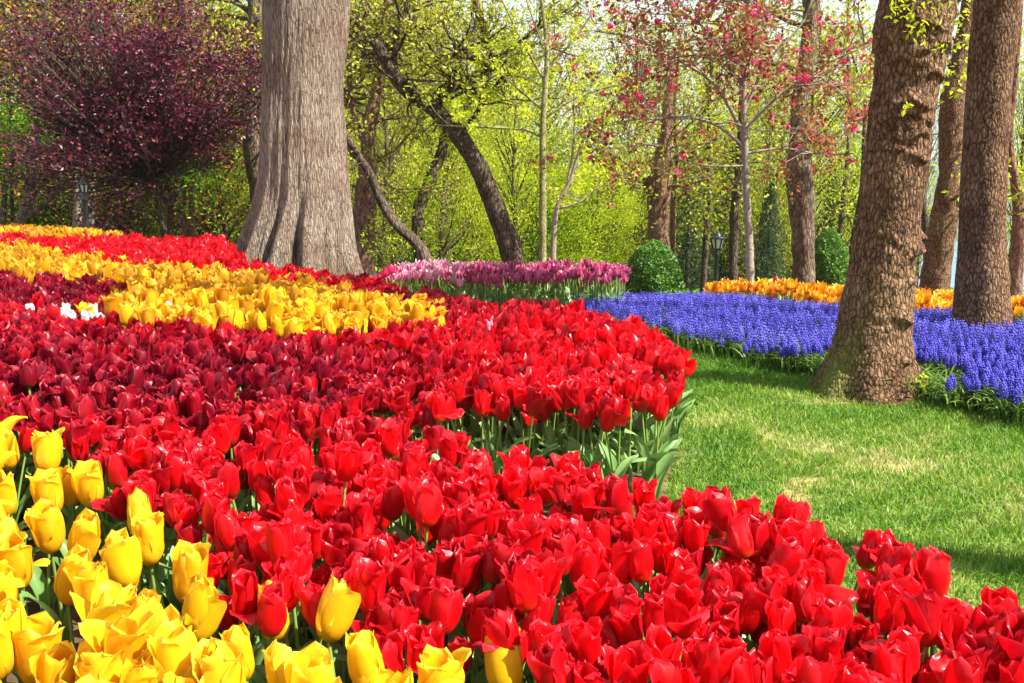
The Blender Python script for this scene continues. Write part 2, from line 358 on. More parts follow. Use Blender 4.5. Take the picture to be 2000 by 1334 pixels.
# ------------------------------------------------------------------ ground, water, hills
def ground_mat():
    m, nt, out = newmat('park ground'); s = att(nt); tc = N(nt, 'TexCoord')
    n1 = N(nt, 'TexNoise', Scale=9.); n1.inputs['Detail'].default_value = 6; nt.links.new(tc.outputs['Object'], n1.inputs['Vector'])
    n2 = N(nt, 'TexNoise', Scale=.8); n2.inputs['Detail'].default_value = 5; nt.links.new(tc.outputs['Object'], n2.inputs['Vector'])
    soil = ramp(nt, n1.outputs['Fac'], [(.3, (.05, .03, .018)), (.7, (.15, .09, .05))])
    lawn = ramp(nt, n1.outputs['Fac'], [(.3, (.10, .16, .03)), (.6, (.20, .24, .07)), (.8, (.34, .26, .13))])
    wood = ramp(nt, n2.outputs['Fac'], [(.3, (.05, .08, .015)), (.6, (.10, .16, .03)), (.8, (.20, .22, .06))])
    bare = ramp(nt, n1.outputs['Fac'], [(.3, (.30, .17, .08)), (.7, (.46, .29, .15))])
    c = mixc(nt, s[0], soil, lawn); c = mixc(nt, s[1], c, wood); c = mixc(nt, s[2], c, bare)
    p = N(nt, 'BsdfPrincipled', Roughness=.95); p.inputs['Specular IOR Level'].default_value = .1; nt.links.new(c, p.inputs['Base Color'])
    b = N(nt, 'Bump', Strength=.8, Distance=.03); nt.links.new(n1.outputs['Fac'], b.inputs['Height']); nt.links.new(b.outputs[0], p.inputs['Normal'])
    nt.links.new(p.outputs[0], out.inputs[0]); return m
BARE = [(1290, 880, .10, .22), (1745, 912, .13, .03), (1580, 940, .05, .03), (1555, 975, .06, .12), (1500, 850, .05, .06), (1610, 790, .30, .03), (1830, 1108, .06, .04), (1700, 782, .34, .05)]
BAREW = [(on_z(a, b, 0), c, d) for a, b, c, d in BARE]
def bare_amt(x, y):
    v = np.zeros(np.shape(x))
    for p, a, b in BAREW: v = np.maximum(v, np.exp(-(((x - p[0]) / a) ** 2 + ((y - p[1]) / b) ** 2) * 1.2))
    return v
def lawn_mask(x, y):
    z = ground_z(x, y); px, py, d = proj(np.stack([x, y, z], -1))
    m = (inpoly(px, py, LAWN) | ((x > 1.6) & (y < 2.5))) & (y > .2)
    m2 = in_red(x, y, z + BZ)
    return m & ~m2
gx = np.concatenate([-np.geomspace(8, 9000, 26)[::-1], np.linspace(-7.8, 7.8, 196), np.geomspace(8, 9000, 26)])
gy = np.concatenate([-np.geomspace(1, 600, 14)[::-1], np.linspace(-.9, 13, 174), np.geomspace(13.1, 9000, 60)])
X, Y = np.meshgrid(gx, gy); Z = ground_z(X, Y)
Z = Z + .015 * np.sin(X * 2.1 + 1) * np.sin(Y * 1.7) * (Y < 13) * 0 + np.where(Y > 16, np.sin(X * .35) * np.cos(Y * .22) * .4, 0)
att_ = np.zeros((X.size, 4)); fx, fy = X.ravel(), Y.ravel()
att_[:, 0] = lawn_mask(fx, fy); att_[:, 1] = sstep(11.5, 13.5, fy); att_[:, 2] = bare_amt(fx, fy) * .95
idx = np.arange(X.size).reshape(X.shape)
fq = np.stack([idx[:-1, :-1], idx[:-1, 1:], idx[1:, 1:], idx[1:, :-1]], -1).reshape(-1, 4)
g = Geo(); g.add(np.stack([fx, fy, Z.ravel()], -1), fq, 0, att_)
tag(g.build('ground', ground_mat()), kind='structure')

def water_mat():
    m, nt, out = newmat('strait water'); tc = N(nt, 'TexCoord'); n1 = N(nt, 'TexNoise', Scale=.08); n1.inputs['Detail'].default_value = 5
    nt.links.new(tc.outputs['Object'], n1.inputs['Vector'])
    p = N(nt, 'BsdfPrincipled', Roughness=.25); p.inputs['Base Color'].default_value = (.05, .16, .24, 1)
    b = N(nt, 'Bump', Strength=.5, Distance=1.); nt.links.new(n1.outputs['Fac'], b.inputs['Height']); nt.links.new(b.outputs[0], p.inputs['Normal'])
    nt.links.new(p.outputs[0], out.inputs[0]); return m
g = Geo(); g.add([(-8000, 150, -88), (8000, 150, -88), (8000, 8000, -88), (-8000, 8000, -88)], [(0, 1, 2, 3)])
tag(g.build('water', water_mat()), kind='structure')
def hill_mat():
    m, nt, out = newmat('wooded far hill'); tc = N(nt, 'TexCoord'); n1 = N(nt, 'TexNoise', Scale=.05); n1.inputs['Detail'].default_value = 8; n1.inputs['Roughness'].default_value = .7
    nt.links.new(tc.outputs['Object'], n1.inputs['Vector'])
    c = ramp(nt, n1.outputs['Fac'], [(.35, (.03, .06, .03)), (.55, (.07, .12, .05)), (.68, (.14, .16, .08)), (.8, (.35, .3, .25))])
    p = N(nt, 'BsdfPrincipled', Roughness=.95); nt.links.new(c, p.inputs['Base Color'])
    b = N(nt, 'Bump', Strength=1., Distance=8.); nt.links.new(n1.outputs['Fac'], b.inputs['Height']); nt.links.new(b.outputs[0], p.inputs['Normal'])
    nt.links.new(p.outputs[0], out.inputs[0]); return m
hx = np.linspace(-2500, 3500, 160); hy = np.linspace(780, 2200, 40); X, Y = np.meshgrid(hx, hy); Z = np.zeros_like(X)
for i in range(X.shape[0]):
    for j in range(X.shape[1]):
        q = noise.fractal(Vector((X[i, j] * .0016, Y[i, j] * .002, 3.3)), .6, 2.1, 5)
        Z[i, j] = -95 + max(0, math.sin(min(1, (Y[i, j] - 780) / 700) * math.pi / 2)) * (36 + 24 * q)
idx = np.arange(X.size).reshape(X.shape); fq = np.stack([idx[:-1, :-1], idx[:-1, 1:], idx[1:, 1:], idx[1:, :-1]], -1).reshape(-1, 4)
g = Geo(); g.add(np.stack([X.ravel(), Y.ravel(), Z.ravel()], -1), fq)
tag(g.build('hills', hill_mat()), kind='structure')

# ------------------------------------------------------------------ flowers
def petal(g, L, W, ang, phi0, rng, nu=7, nv=10, k=1.05, blunt=.6, ruffle=.0035, r0=.004, reflex=.12, mi=0, fold=0., twist=0., rcmin=.02):
    v = np.linspace(0, 1, nv); th = np.radians(np.interp(v, [0, .15, .35, .6, .85, 1], ang)); ds = L / (nv - 1)
    r = r0 + np.concatenate([[0], np.cumsum(np.cos(th[:-1]) * ds)]); z = np.concatenate([[0], np.cumsum(np.sin(th[:-1]) * ds)])
    w = W * (.24 * (1 - v) ** 3 + np.sin(np.pi * np.clip(v, 0, 1) ** .75).clip(0) ** blunt) + .0006
    u = np.linspace(-1, 1, nu); U, Vv = np.meshgrid(u, v)
    rc = np.maximum(r, rcmin) * k; ph = np.clip(U * (w / rc)[:, None], -1.35, 1.35)
    lat = rc[:, None] * np.sin(ph); inn = rc[:, None] * (1 - np.cos(ph))
    inn -= reflex * w[:, None] * np.abs(U) ** 4 * Vv
    inn += ruffle * (U ** 2) * Vv * np.sin(Vv * rng.uniform(6, 12) + U * rng.uniform(1, 3) + rng.uniform(0, 6.28))
    inn += -fold * np.abs(U) * w[:, None] + .0012 * np.exp(-(U * 5) ** 2) * Vv
    lat += twist * L * Vv ** 2
    zz = z[:, None] + np.cos(th)[:, None] * inn + rng.uniform(-.4, .4) * ruffle * U * Vv + .5 * ruffle * np.sin(U * rng.uniform(4, 8) + rng.uniform(0, 6)) * Vv ** 4
    rr = r[:, None] - np.sin(th)[:, None] * inn
    c, s_ = math.cos(phi0), math.sin(phi0)
    P = np.stack([rr * c - lat * s_, rr * s_ + lat * c, zz], -1).reshape(-1, 3)
    i = np.arange(nu * nv).reshape(nv, nu); f = np.stack([i[:-1, :-1], i[:-1, 1:], i[1:, 1:], i[1:, :-1]], -1).reshape(-1, 4)
    A = np.zeros((nu * nv, 4)); A[:, 1] = np.maximum(np.abs(U), np.clip((Vv - .7) / .3, 0, 1) ** .7 * 1.0).ravel() * (Vv.ravel() > .15); A[:, 2] = Vv.ravel(); A[:, 3] = 1
    g.add(P, f, mi, A)
ANG = {'shut': [15, 62, 88, 97, 106, 98], 'cup': [20, 62, 86, 90, 92, 66], 'lip': [20, 60, 84, 88, 76, 22],
       'open': [22, 52, 72, 62, 42, 12], 'flop': [20, 42, 48, 22, -18, -45], 'lily': [22, 62, 88, 84, 48, 5]}
def bloom(rng, kind, hi=True, style=None):
    g = Geo(); nu, nv = (9, 14) if hi else (4, 6)
    if kind in ('purple', 'pink'): L, W, bl, rf = .082, .0175, .95, .004
    elif kind == 'red': L, W, bl, rf = .098, .038, .40, .0065
    elif kind == 'yellow': L, W, bl, rf = .118, .048, .46, .005
    elif kind in ('white',): L, W, bl, rf = .09, .034, .6, .004
    else: L, W, bl, rf = .09, .021, 1.0, .004
    s = style or 'mix'
    for q in range(6):
        inner = q % 2; ph = q * math.pi / 3 + rng.normal(0, .07)
        if kind in ('purple', 'pink', 'orange'):
            a = ANG['lily'] if s != 'open' else ANG['open']; o = rng.normal(0, 9)
        else:
            p = {'mix': (.42, .28, .15, .11, .04), 'closed': (.9, .1, 0, 0, 0), 'open': (.1, .3, .25, .25, .1), 'ragged': (.15, .2, .3, .15, .2), 'egg': (.85, .15, 0, 0, 0), 'semi': (.3, .4, .3, 0, 0)}[s]
            if inner: p = (p[0] + p[4], p[1] + p[3] * .5, p[2] + p[3] * .5, 0, 0)
            a = ANG[rng.choice(['shut', 'cup', 'lip', 'open', 'flop'], p=np.array(p) / sum(p))]; o = rng.normal(0, 4)
        a = [a[0], a[1] + o * .5, a[2] + o, a[3] + o * 1.2 + (3 if inner else 0), a[4] + o * 1.5, a[5] + o * 2]
        petal(g, L * rng.uniform(.92, 1.06), W * rng.uniform(.9, 1.08), a, ph, rng, nu, nv, k=.92 if inner else 1.08, blunt=bl, ruffle=rf * rng.uniform(.6, 1.3),
              r0=.003 + .0015 * (1 - inner), reflex=rng.uniform(.05, .28) if kind == 'red' else rng.uniform(.0, .12), twist=rng.normal(0, .05))
    # pistil
    return g
def xf(g, M):
    o = Geo()
    for v, f, m, a in zip(*g.comp_blocks()):
        o.add(v @ M[:3, :3].T + M[:3, 3], f, m[0] if len(m) else 0, a)
    return o
def rotm(rx, ry, rz, s=1., t=(0, 0, 0)):
    cx, sx_ = math.cos(rx), math.sin(rx); cy, sy = math.cos(ry), math.sin(ry); cz, sz = math.cos(rz), math.sin(rz)
    A = np.array([[1, 0, 0], [0, cx, -sx_], [0, sx_, cx]]); B = np.array([[cy, 0, sy], [0, 1, 0], [-sy, 0, cy]]); C = np.array([[cz, -sz, 0], [sz, cz, 0], [0, 0, 1]])
    M = np.eye(4); M[:3, :3] = s * (C @ B @ A); M[:3, 3] = t; return M
def tulip_parts(rng, kind, hi=True, style=None, h=.31, nleaf=2):
    """blossom, stem and leaves as separate Geos in the plant's own frame"""
    dx, dy = rng.normal(0, .022, 2); n = 6 if hi else 3; t = np.linspace(0, 1, n)
    pts = np.stack([dx * t ** 2, dy * t ** 2, h * t], -1)
    st = Geo(); tube(st, pts, np.interp(t, [0, 1], [.0042, .0034]), 6 if hi else 3, tint=.5)
    bl = xf(bloom(rng, kind, hi, style), rotm(-dy * 5 + rng.normal(0, .1), dx * 5 + rng.normal(0, .1), rng.uniform(0, 6.28), 1., pts[-1] - np.array([0, 0, .002])))
    lv = []
    for i in range(nleaf):
        l = Geo(); c = rng.uniform(0, 1); e = rng.uniform(0, 22)
        petal(l, rng.uniform(.21, .29), rng.uniform(.019, .03), [88, 86, 80 - e * .4, 72 - e, 55 - e * 1.8, 30 - e * 2.6], rng.uniform(0, 6.28), rng, 5 if hi else 3, 9 if hi else 6, k=1.,
              blunt=.85, ruffle=.008, r0=.004, reflex=0, mi=0, fold=-.15, twist=rng.normal(0, .12), rcmin=.016)
        for a in l.A: a[:, 0] = .15 + .7 * c
        lv.append(l)
    return bl, st, lv
def template(kind, hi, style, h, seed, nleaf=2):
    rng = np.random.default_rng(seed); bl, st, lv = tulip_parts(rng, kind, hi, style, h, nleaf); g = Geo()
    for v, f, m, a in zip(*bl.comp_blocks()): g.add(v, f, 0, a)
    for v, f, m, a in zip(*st.comp_blocks()): g.add(v, f, 1, a)
    for l in lv:
        for v, f, m, a in zip(*l.comp_blocks()): g.add(v, f, 2, a)
    return g
def inst_split(out, t, mats, tint):
    """like Geo.inst but only the petals take the tint"""
    nb = sum(len(v) for v, m in zip(t.V, t.M) if m[0] == 0); n0 = out.n
    out.inst(t, mats, None)
    a = out.A[-1].reshape(len(mats), -1, 4); a[:, :nb, 0] = np.asarray(tint)[:, None]; out.A[-1] = a.reshape(-1, 4)

rng = np.random.default_rng(7)
def hexgrid(x0, x1, y0, y1, s, jit=.3):
    ys = np.arange(y0, y1, s * .866); out = []
    for i, y in enumerate(ys):
        xs = np.arange(x0 + (i % 2) * s / 2, x1, s); out.append(np.stack([xs, np.full(len(xs), y)], -1))
    P = np.concatenate(out); return P + rng.normal(0, s * jit, P.shape)
P = np.concatenate([hexgrid(-4, 3.6, .75, 2.75, .067, .2), hexgrid(-9, 3.6, 2.81, 10.6, .067, .2)])
hz = rng.normal(0, .024, len(P)); gz = ground_z(P[:, 0], P[:, 1])
px, py, dd = proj(np.stack([P[:, 0], P[:, 1], gz + BZ + hz], -1))
keep = in_red(P[:, 0], P[:, 1], gz + BZ + hz) & (px > -260) & (px < 2260) & (py < 1560)
# not inside the big tree
bt = at_Y(590, 520, 9.0)
keep &= ~(((P[:, 0] - bt[0]) ** 2 + (P[:, 1] - bt[1] - .1) ** 2) < .75 ** 2)
keep &= ~((px > 440) & (px < 720) & (P[:, 1] > 8.4))
YFXY = [(12, 878), (112, 884), (125, 930), (160, 950), (20, 958), (257, 1008), (182, 1044), (300, 1045), (330, 1080), (350, 1120), (380, 1175), (398, 1196), (519, 1208), (668, 1216), (706, 1276), (457, 1266), (1000, 1303), (886, 1334), (596, 1332)]
for a_, b_ in YFXY:
    w_ = on_z(a_, b_, BZ + .01); dy_ = w_[1] - P[:, 1]
    keep &= ~((np.hypot(P[:, 0] - w_[0], P[:, 1] - w_[1]) < .065) | ((dy_ > 0) & (dy_ < .22) & (abs(P[:, 0] - w_[0] * (P[:, 1] / w_[1])) < .065)))
P, hz, gz, px, py, dd = P[keep], hz[keep], gz[keep], px[keep], py[keep], dd[keep]
yel = inpoly(px, py, Y_FAR) | inpoly(px, py, Y_MID)
yfr = inpoly(px, py, Y_FRONT)
wht = inpoly(px, py, W_MID)
red = ~(yel | yfr | wht); hz[wht] -= .03
# tint of each red bloom: 0 burgundy .. 1 scarlet
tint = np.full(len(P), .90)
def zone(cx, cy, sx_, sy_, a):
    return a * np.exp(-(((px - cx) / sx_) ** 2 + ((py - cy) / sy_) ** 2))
tint -= zone(130, 735, 540, 120, .58) + zone(560, 760, 260, 60, .27) + zone(850, 590, 300, 42, .38) + zone(650, 700, 200, 40, .15)  # left zones: a darker variety plus canopy shade painted into the tint
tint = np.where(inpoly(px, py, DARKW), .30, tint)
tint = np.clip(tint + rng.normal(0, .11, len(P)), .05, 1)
tint[yel] = np.clip(np.where(py[yel] < 600, .22, .42) + rng.normal(0, .17, yel.sum()), 0, 1)
tint[wht] = rng.uniform(.4, 1, wht.sum())

GREENS = [STEM, TG]
def make_individual(kind, blm, stm, lvm, loc, rz, s, tintv, label, cat, group, tilt=(0, 0)):
    r = bpy.data.objects.new(cat.replace(' ', '_'), None); COL.objects.link(r)
    r.location = loc; r.rotation_euler = (tilt[0], tilt[1], rz); r.scale = (s, s, s); r.empty_display_size = .05
    tag(r, label, cat, group)
    for nm, me in [('blossom', blm), ('stem', stm)] + [('leaf', m_) for m_ in lvm]:
        o = bpy.data.objects.new(nm, me); COL.objects.link(o); o.parent = r
        if nm == 'blossom': o.color = (tintv, 0, 0, 1)
    return r
def variants(kind, n, styles, h, seed, nleaf=2):
    out = []
    for i in range(n):
        rg = np.random.default_rng(seed + i); st = styles[i % len(styles)]
        bl, sm, lv = tulip_parts(rg, kind, True, st, h, nleaf)
        out.append((bl.mesh('blossom', [PM[kind, 'obj']]), sm.mesh('stem', [STEM]), [l.mesh('leaf', [TG]) for l in lv], st))
    return out
V_RED = variants('red', 16, ['mix', 'open', 'mix', 'ragged', 'closed', 'mix', 'mix', 'open'], .31, 100)
V_YEL = variants('yellow', 12, ['egg', 'egg', 'mix', 'egg', 'semi', 'open', 'closed', 'closed', 'semi', 'egg', 'semi', 'mix'], .305, 300)
STY = {'mix': 'half open', 'open': 'wide open', 'ragged': 'ragged', 'closed': 'closed', 'egg': 'egg shaped', 'semi': 'slightly open'}
def place(kind, i, V, lab, cat, group):
    k = rng.integers(len(V)); v = V[k]; s = float(rng.uniform(.95, 1.12)) * float((BZ + hz[i]) / BZ) ** .5 * (.98 if P[i, 1] < 2.8 else 1.)
    return make_individual(kind, v[0], v[1], v[2], (float(P[i, 0]), float(P[i, 1]), float(gz[i] + hz[i] * .8 - (.008 if P[i, 1] < 2.8 else 0))), float(rng.uniform(0, 6.28)), s, float(tint[i]), lab(i, STY[v[3]]), cat, group,
                           tilt=(float(rng.normal(0, .05)), float(rng.normal(0, .05))))
inframe = (px > 8) & (px < 1992) & (py < 1325)
def red_label(i, st):
    x, y = px[i], py[i]
    if x > 1270 and y < 1100: w = 'at the lawn edge above the lowest red row'
    elif x > 1500: w = 'in the front red drift near the lower lawn corner'
    elif x < 560: w = 'just behind the front yellow clump'
    elif x < 1080 and y > 1230: w = 'in the lowest row among the scattered yellow blooms'
    elif x < 1080: w = 'in the front red drift right of the yellow clump'
    else: w = 'in the broad middle of the front red drift'
    return f'{st} {"deep" if tint[i] < .7 else "bright"} red tulip {w}'
ri = np.where(red & inframe)[0]; ri = ri[np.argsort(dd[ri])][:300]; isind = np.zeros(len(P), bool); isind[ri] = True
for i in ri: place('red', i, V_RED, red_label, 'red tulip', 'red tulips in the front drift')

# front yellow clump, bloom by bloom: (x, y, style, words)
YF = [(12, 878, 0, 'at the upper tip of the clump against the frame edge'), (112, 884, 2, 'topmost of the front clump, beside the red drift'), (125, 930, 0, 'leaning under the topmost bloom of the front clump'),
      (160, 950, 2, 'leaning toward the red drift, third from the clump tip'), (20, 958, 2, 'low and wide below the corner bloom of the clump'), (72, 978, 2, 'small, half hidden behind the upper clump blooms'),
      (116, 1014, 2, 'with a hanging outer petal in the upper clump'), (257, 1008, 0, 'standing alone and upright beside the red drift'), (182, 1044, 0, 'round and full, below the lone upright bloom'),
      (26, 1066, 0, 'large orange based bloom at the frame edge'), (300, 1045, 2, 'loose, tucked behind the lone upright bloom'), (330, 1080, 5, 'wide open on the red side of the clump'),
      (138, 1134, 0, 'plump with one short outer petal, middle of the clump'), (196, 1172, 5, 'with a petal folded out like a lip, middle of the clump'), (245, 1126, 2, 'in the densest middle part of the clump'),
      (288, 1186, 0, 'rounded, leaning forward in the middle of the clump'), (350, 1120, 2, 'pale and full at the red side of the clump'), (380, 1175, 0, 'tall pale bloom bordering the red drift'),
      (398, 1196, 0, 'second tall pale bloom bordering the red drift'), (519, 1208, 0, 'tall, standing alone between two red tulips'), (668, 1216, 0, 'tall, behind the last pair of the clump'),
      (706, 1276, 0, 'large, in front of the last pair of the clump'), (345, 1246, 2, 'broad, near the bottom middle of the clump'), (457, 1266, 0, 'pointed, low beside a red gap'),
      (15, 1257, 2, 'low at the bottom corner of the frame'), (86, 1276, 2, 'big open cup in the bottom corner'), (140, 1231, 5, 'with drooping petals above the bottom corner'),
      (258, 1293, 0, 'narrow and pale at the bottom edge'), (246, 1250, 5, 'opened flat with dark anthers showing'), (180, 1322, 2, 'cut by the bottom edge, with a withered tip'),
      (338, 1318, 2, 'cut by the bottom edge, broad petals'), (400, 1330, 2, 'low at the bottom edge beside the broad one'), (532, 1318, 2, 'many toothed tips at the bottom edge'),
      (596, 1332, 0, 'just showing its top at the bottom edge'), (1000, 1303, 0, 'farthest along the bottom edge, amid red'), (886, 1334, 2, 'small tip at the bottom edge amid red'),
      (56, 1322, 0, 'cut off by the bottom corner'), (60, 1105, 2, 'half hidden below the large orange based bloom'), (425, 1322, 0, 'crowded low at the bottom edge'), (300, 1330, 0, 'lowest middle bloom cut by the edge')]
for n_, (x, y, k, w) in enumerate(YF):
    zc = BZ + .01 + float(rng.normal(0, .018)); p = on_z(x, y, zc); v = V_YEL[(k + 6 * (n_ % 2)) % 12]
    make_individual('yellow', v[0], v[1], v[2], (float(p[0]), float(p[1]), zc - .405), float(rng.uniform(0, 6.28)), 1.14, float(rng.uniform(.5, 1)), 'yellow tulip ' + w, 'yellow tulip', 'yellow tulips of the front clump',
                    tilt=(float(rng.normal(0, .06)), float(rng.normal(0, .06))))
# a few more fill the clump outside the frame
yf_i = np.where(yfr & (~((px > -20) & (px < 1120) & (py < 1375))))[0]
def yel_label(i, st):
    x, y = px[i], py[i]
    w = 'at the near edge of the middle yellow bed' if y > 625 else ('in the far end of the middle yellow bed' if x > 620 else 'in the middle of the middle yellow bed')
    if x < 330: w = 'at the rounded yellow end beside the white tulips' if y > 590 else 'in the narrow yellow band toward the far trees'
    return f'{st} golden yellow tulip {w}'
yi = np.where(yel & inframe)[0]; yi = yi[np.argsort(dd[yi])][:260]; isind[yi] = True
for i in yi: place('yellow', i, V_YEL, yel_label, 'yellow tulip', 'yellow tulips of the middle bed')
V_WHT = variants('white', 3, ['closed', 'mix'], .31, 500)
wi = np.where(wht & inframe)[0]; isind[wi] = True
for i in wi: place('white', i, V_WHT, lambda i, st: 'white tulip in the small white patch between dark red and yellow', 'white tulip', 'white tulips in the small patch')

def mats_for(pos, s, tilt=.07):
    m = len(pos); out = np.zeros((m, 4, 4)); a = rng.uniform(0, 6.28, m); tx, ty = rng.normal(0, tilt, m), rng.normal(0, tilt, m)
    c, s_ = np.cos(a), np.sin(a)
    out[:, 0, 0] = c; out[:, 0, 1] = -s_; out[:, 0, 2] = tx; out[:, 1, 0] = s_; out[:, 1, 1] = c; out[:, 1, 2] = ty
    out[:, 2, 0] = -(c * tx + s_ * ty); out[:, 2, 1] = s_ * tx - c * ty; out[:, 2, 2] = 1
    out[:, :3, :3] *= np.asarray(s)[:, None, None]; out[:, :3, 3] = pos; out[:, 3, 3] = 1; return out
def scatter(name, kind, mask, label, cat, h=.31, styles=('mix', 'open', 'closed', 'ragged'), nvar=10, seed=900, dsplit=3.6):
    g = Geo()
    for hi in (True, False):
        ii = np.where(mask & ((dd < dsplit) == hi))[0]
        if not len(ii): continue
        vk = rng.integers(0, nvar, len(ii))
        for k in range(nvar):
            jj = ii[vk == k]
            if not len(jj): continue
            t = template(kind, hi, styles[k % len(styles)], h, seed + k)
            inst_split(g, t, mats_for(np.stack([P[jj, 0], P[jj, 1], gz[jj] + hz[jj] * .8], -1), rng.uniform(.92, 1.1, len(jj))), tint[jj])
    o = g.build(name, [PM[kind, 'attr'], STEM, TG]); tag(o, label, cat, kind='stuff'); return o
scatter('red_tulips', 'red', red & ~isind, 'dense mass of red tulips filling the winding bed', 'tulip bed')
m_ = (yel & ~isind); m_[yf_i] = True
scatter('yellow_tulips', 'yellow', m_, 'dense bands of golden yellow tulips winding across the bed', 'tulip bed', h=.305, styles=('closed', 'mix', 'closed', 'mix', 'ragged'), seed=950)

# leaves filling the gap in front of the middle red lobe
g = Geo(); Q = hexgrid(-1.6, 1.6, 2.2, 4.6, .07, .35); qx, qy, qd = proj(np.stack([Q[:, 0], Q[:, 1], np.full(len(Q), BZ)], -1))
gx_, gy_, _ = proj(np.stack([Q[:, 0], Q[:, 1], np.zeros(len(Q))], -1))
Q = Q[inpoly(qx, qy, [(x, y - 26 if y < 850 else y) for x, y in GAP]) & (gy_ < 985) & ~inpoly(gx_, gy_, [(1238, 910), (1290, 860), (1400, 700), (1500, 1200), (1180, 985)])]
for k in range(6):
    rg = np.random.default_rng(40 + k); t = Geo()
    for q in range(3):
        l = Geo(); e = rg.uniform(0, 30)
        petal(l, rg.uniform(.17, .26), rg.uniform(.02, .033), [86, 84, 76 - e * .4, 64 - e, 40 - e * 1.8, 5 - e * 2], rg.uniform(0, 6.28), rg, 5, 9, k=1., blunt=.85, ruffle=.008, reflex=0, fold=-.15, twist=rg.normal(0, .15), rcmin=.016)
        for a in l.A: a[:, 0] = rg.uniform(.2, 1)
        for v, f, m, a in zip(*l.comp_blocks()): t.add(v, f, 0, a)
    jj = Q[k::6]; jz = np.zeros(len(jj))
    g.inst(t, mats_for(np.stack([jj[:, 0], jj[:, 1], jz], -1), rng.uniform(.8, 1.1, len(jj)), .12), None)
    el = np.array([on_z(x_, y_, 0) for x_, y_ in ((1100, 930), (1170, 925), (1225, 905), (1268, 868), (1290, 820), (1300, 770))]); ej = smooth_path(el, 16)[k % 2::2] + rg.normal(0, .03, (8, 3))
    ej[:, 0] -= .05; ej[:, 2] = 0
    g.inst(t, mats_for(ej, rng.uniform(.7, 1.05, len(ej)), .5), None)
tag(g.build('tulip_leaves', [TG]), 'broad grey green tulip leaves below the lawn side of the red bed', 'foliage', kind='stuff')

# standing-out single flowers
def single(kind, x, y, zc, label, cat, tintv, style='mix', s=1., tilt=(0, 0), h=.31, seed=1, Y=None):
    rg = np.random.default_rng(seed); bl, sm, lv = tulip_parts(rg, kind, True, style, h, 1)
    p = on_z(x, y, zc) if Y is None else at_Y(x, y, Y)
    return make_individual(kind, bl.mesh('blossom', [PM[kind, 'obj']]), sm.mesh('stem', [STEM]), [l.mesh('leaf', [TG]) for l in lv], (float(p[0]), float(p[1]), float(p[2] - (h + .045) * s)), .5, s, tintv, label, cat, None, tilt)
single('pink', 930, 628, BZ + .05, 'single pale pink tulip standing among the dark red ones', 'pink tulip', .7, 'open', .95, seed=3)
single('red', 1212, 862, .17, 'small wilting red tulip hanging low over the leaves at the lawn', 'red tulip', .35, 'closed', .5, (.3, .5), seed=4)
single('red', 1145, 800, .26, 'small dark red bud on a short stem under the bed edge', 'red tulip', .4, 'closed', .6, (.1, .1), seed=5)
single('red', 988, 835, .2, 'short closed red tulip low between stems of the bed', 'red tulip', .7, 'closed', .6, (.1, -.1), seed=6)
single('white', 338, 594, BZ + .04, 'lone white tulip within the middle yellow bed', 'white tulip', .9, 'open', .6, seed=8)
single('white', 286, 580, BZ + .04, 'small white tulip between the dark red wedge and the yellow bed', 'white tulip', .9, 'open', .6, seed=9)
single('magenta', 1515, 545, 0, 'single crimson tulip rising above the orange bed', 'red tulip', .3, 'closed', .9, Y=10.8, seed=10)
single('pink', 1786, 541, 0, 'single pink tulip above the orange bed between two oak trunks', 'pink tulip', .4, 'closed', .9, Y=10.8, seed=11)
single('orange', 1610, 594, 0, 'lone orange red tulip rising out of the blue grape hyacinths', 'orange tulip', .1, 'open', .8, Y=7.4, seed=12, h=.3)

def far_bed(poly, x0, x1, y0, y1, s, zc, h, kinds, groupname, nind):
    """lily flowered tulips of a farther bed: the largest as single objects, the rest as one mass"""
    Q = hexgrid(x0, x1, y0, y1, s, .25); z = ground_z(Q[:, 0], Q[:, 1]); hh = rng.normal(0, .025, len(Q))
    a, b, d = proj(np.stack([Q[:, 0], Q[:, 1], z + zc + hh], -1)); k = inpoly(a, b, poly)
    Q, z, hh, a, b, d = Q[k], z[k], hh[k], a[k], b[k], d[k]
    for kind, lo, hi_, lab, cat, mass in kinds:
        ii = np.where((a >= lo) & (a < hi_))[0]; ii = ii[np.argsort(d[ii])]; vis = [i for i in ii if 0 < a[i] < 2000][:nind]; rest = np.array(sorted(set(ii) - set(vis)), int)
        T = [template(kind, False, 'mix', h, 700 + q, 1) for q in range(6)]
        TM = []
        for t in T:
            TM.append(t.mesh(cat.replace(' ', '_'), [PM[kind, 'obj'], STEM, TG]))
        for i in vis:
            o = bpy.data.objects.new(cat.replace(' ', '_'), TM[rng.integers(6)]); COL.objects.link(o)
            o.location = (float(Q[i, 0]), float(Q[i, 1]), float(z[i] + hh[i])); o.rotation_euler = (float(rng.normal(0, .08)), float(rng.normal(0, .08)), float(rng.uniform(0, 6.28)))
            sc = float(rng.uniform(.9, 1.1)); o.scale = (sc,) * 3; o.color = (float(rng.uniform(0, 1)), 0, 0, 1); tag(o, lab, cat, groupname)
        if len(rest):
            g = Geo(); vk = rng.integers(0, 6, len(rest))
            for q in range(6):
                jj = rest[vk == q]
                if len(jj): inst_split(g, T[q], mats_for(np.stack([Q[jj, 0], Q[jj, 1], z[jj] + hh[jj]], -1), rng.uniform(.9, 1.1, len(jj))), rng.uniform(0, 1, len(jj)))
            tag(g.build(cat.replace(' ', '_') + 's', [PM[kind, 'attr'], STEM, TG]), mass, 'tulip bed', kind='stuff')
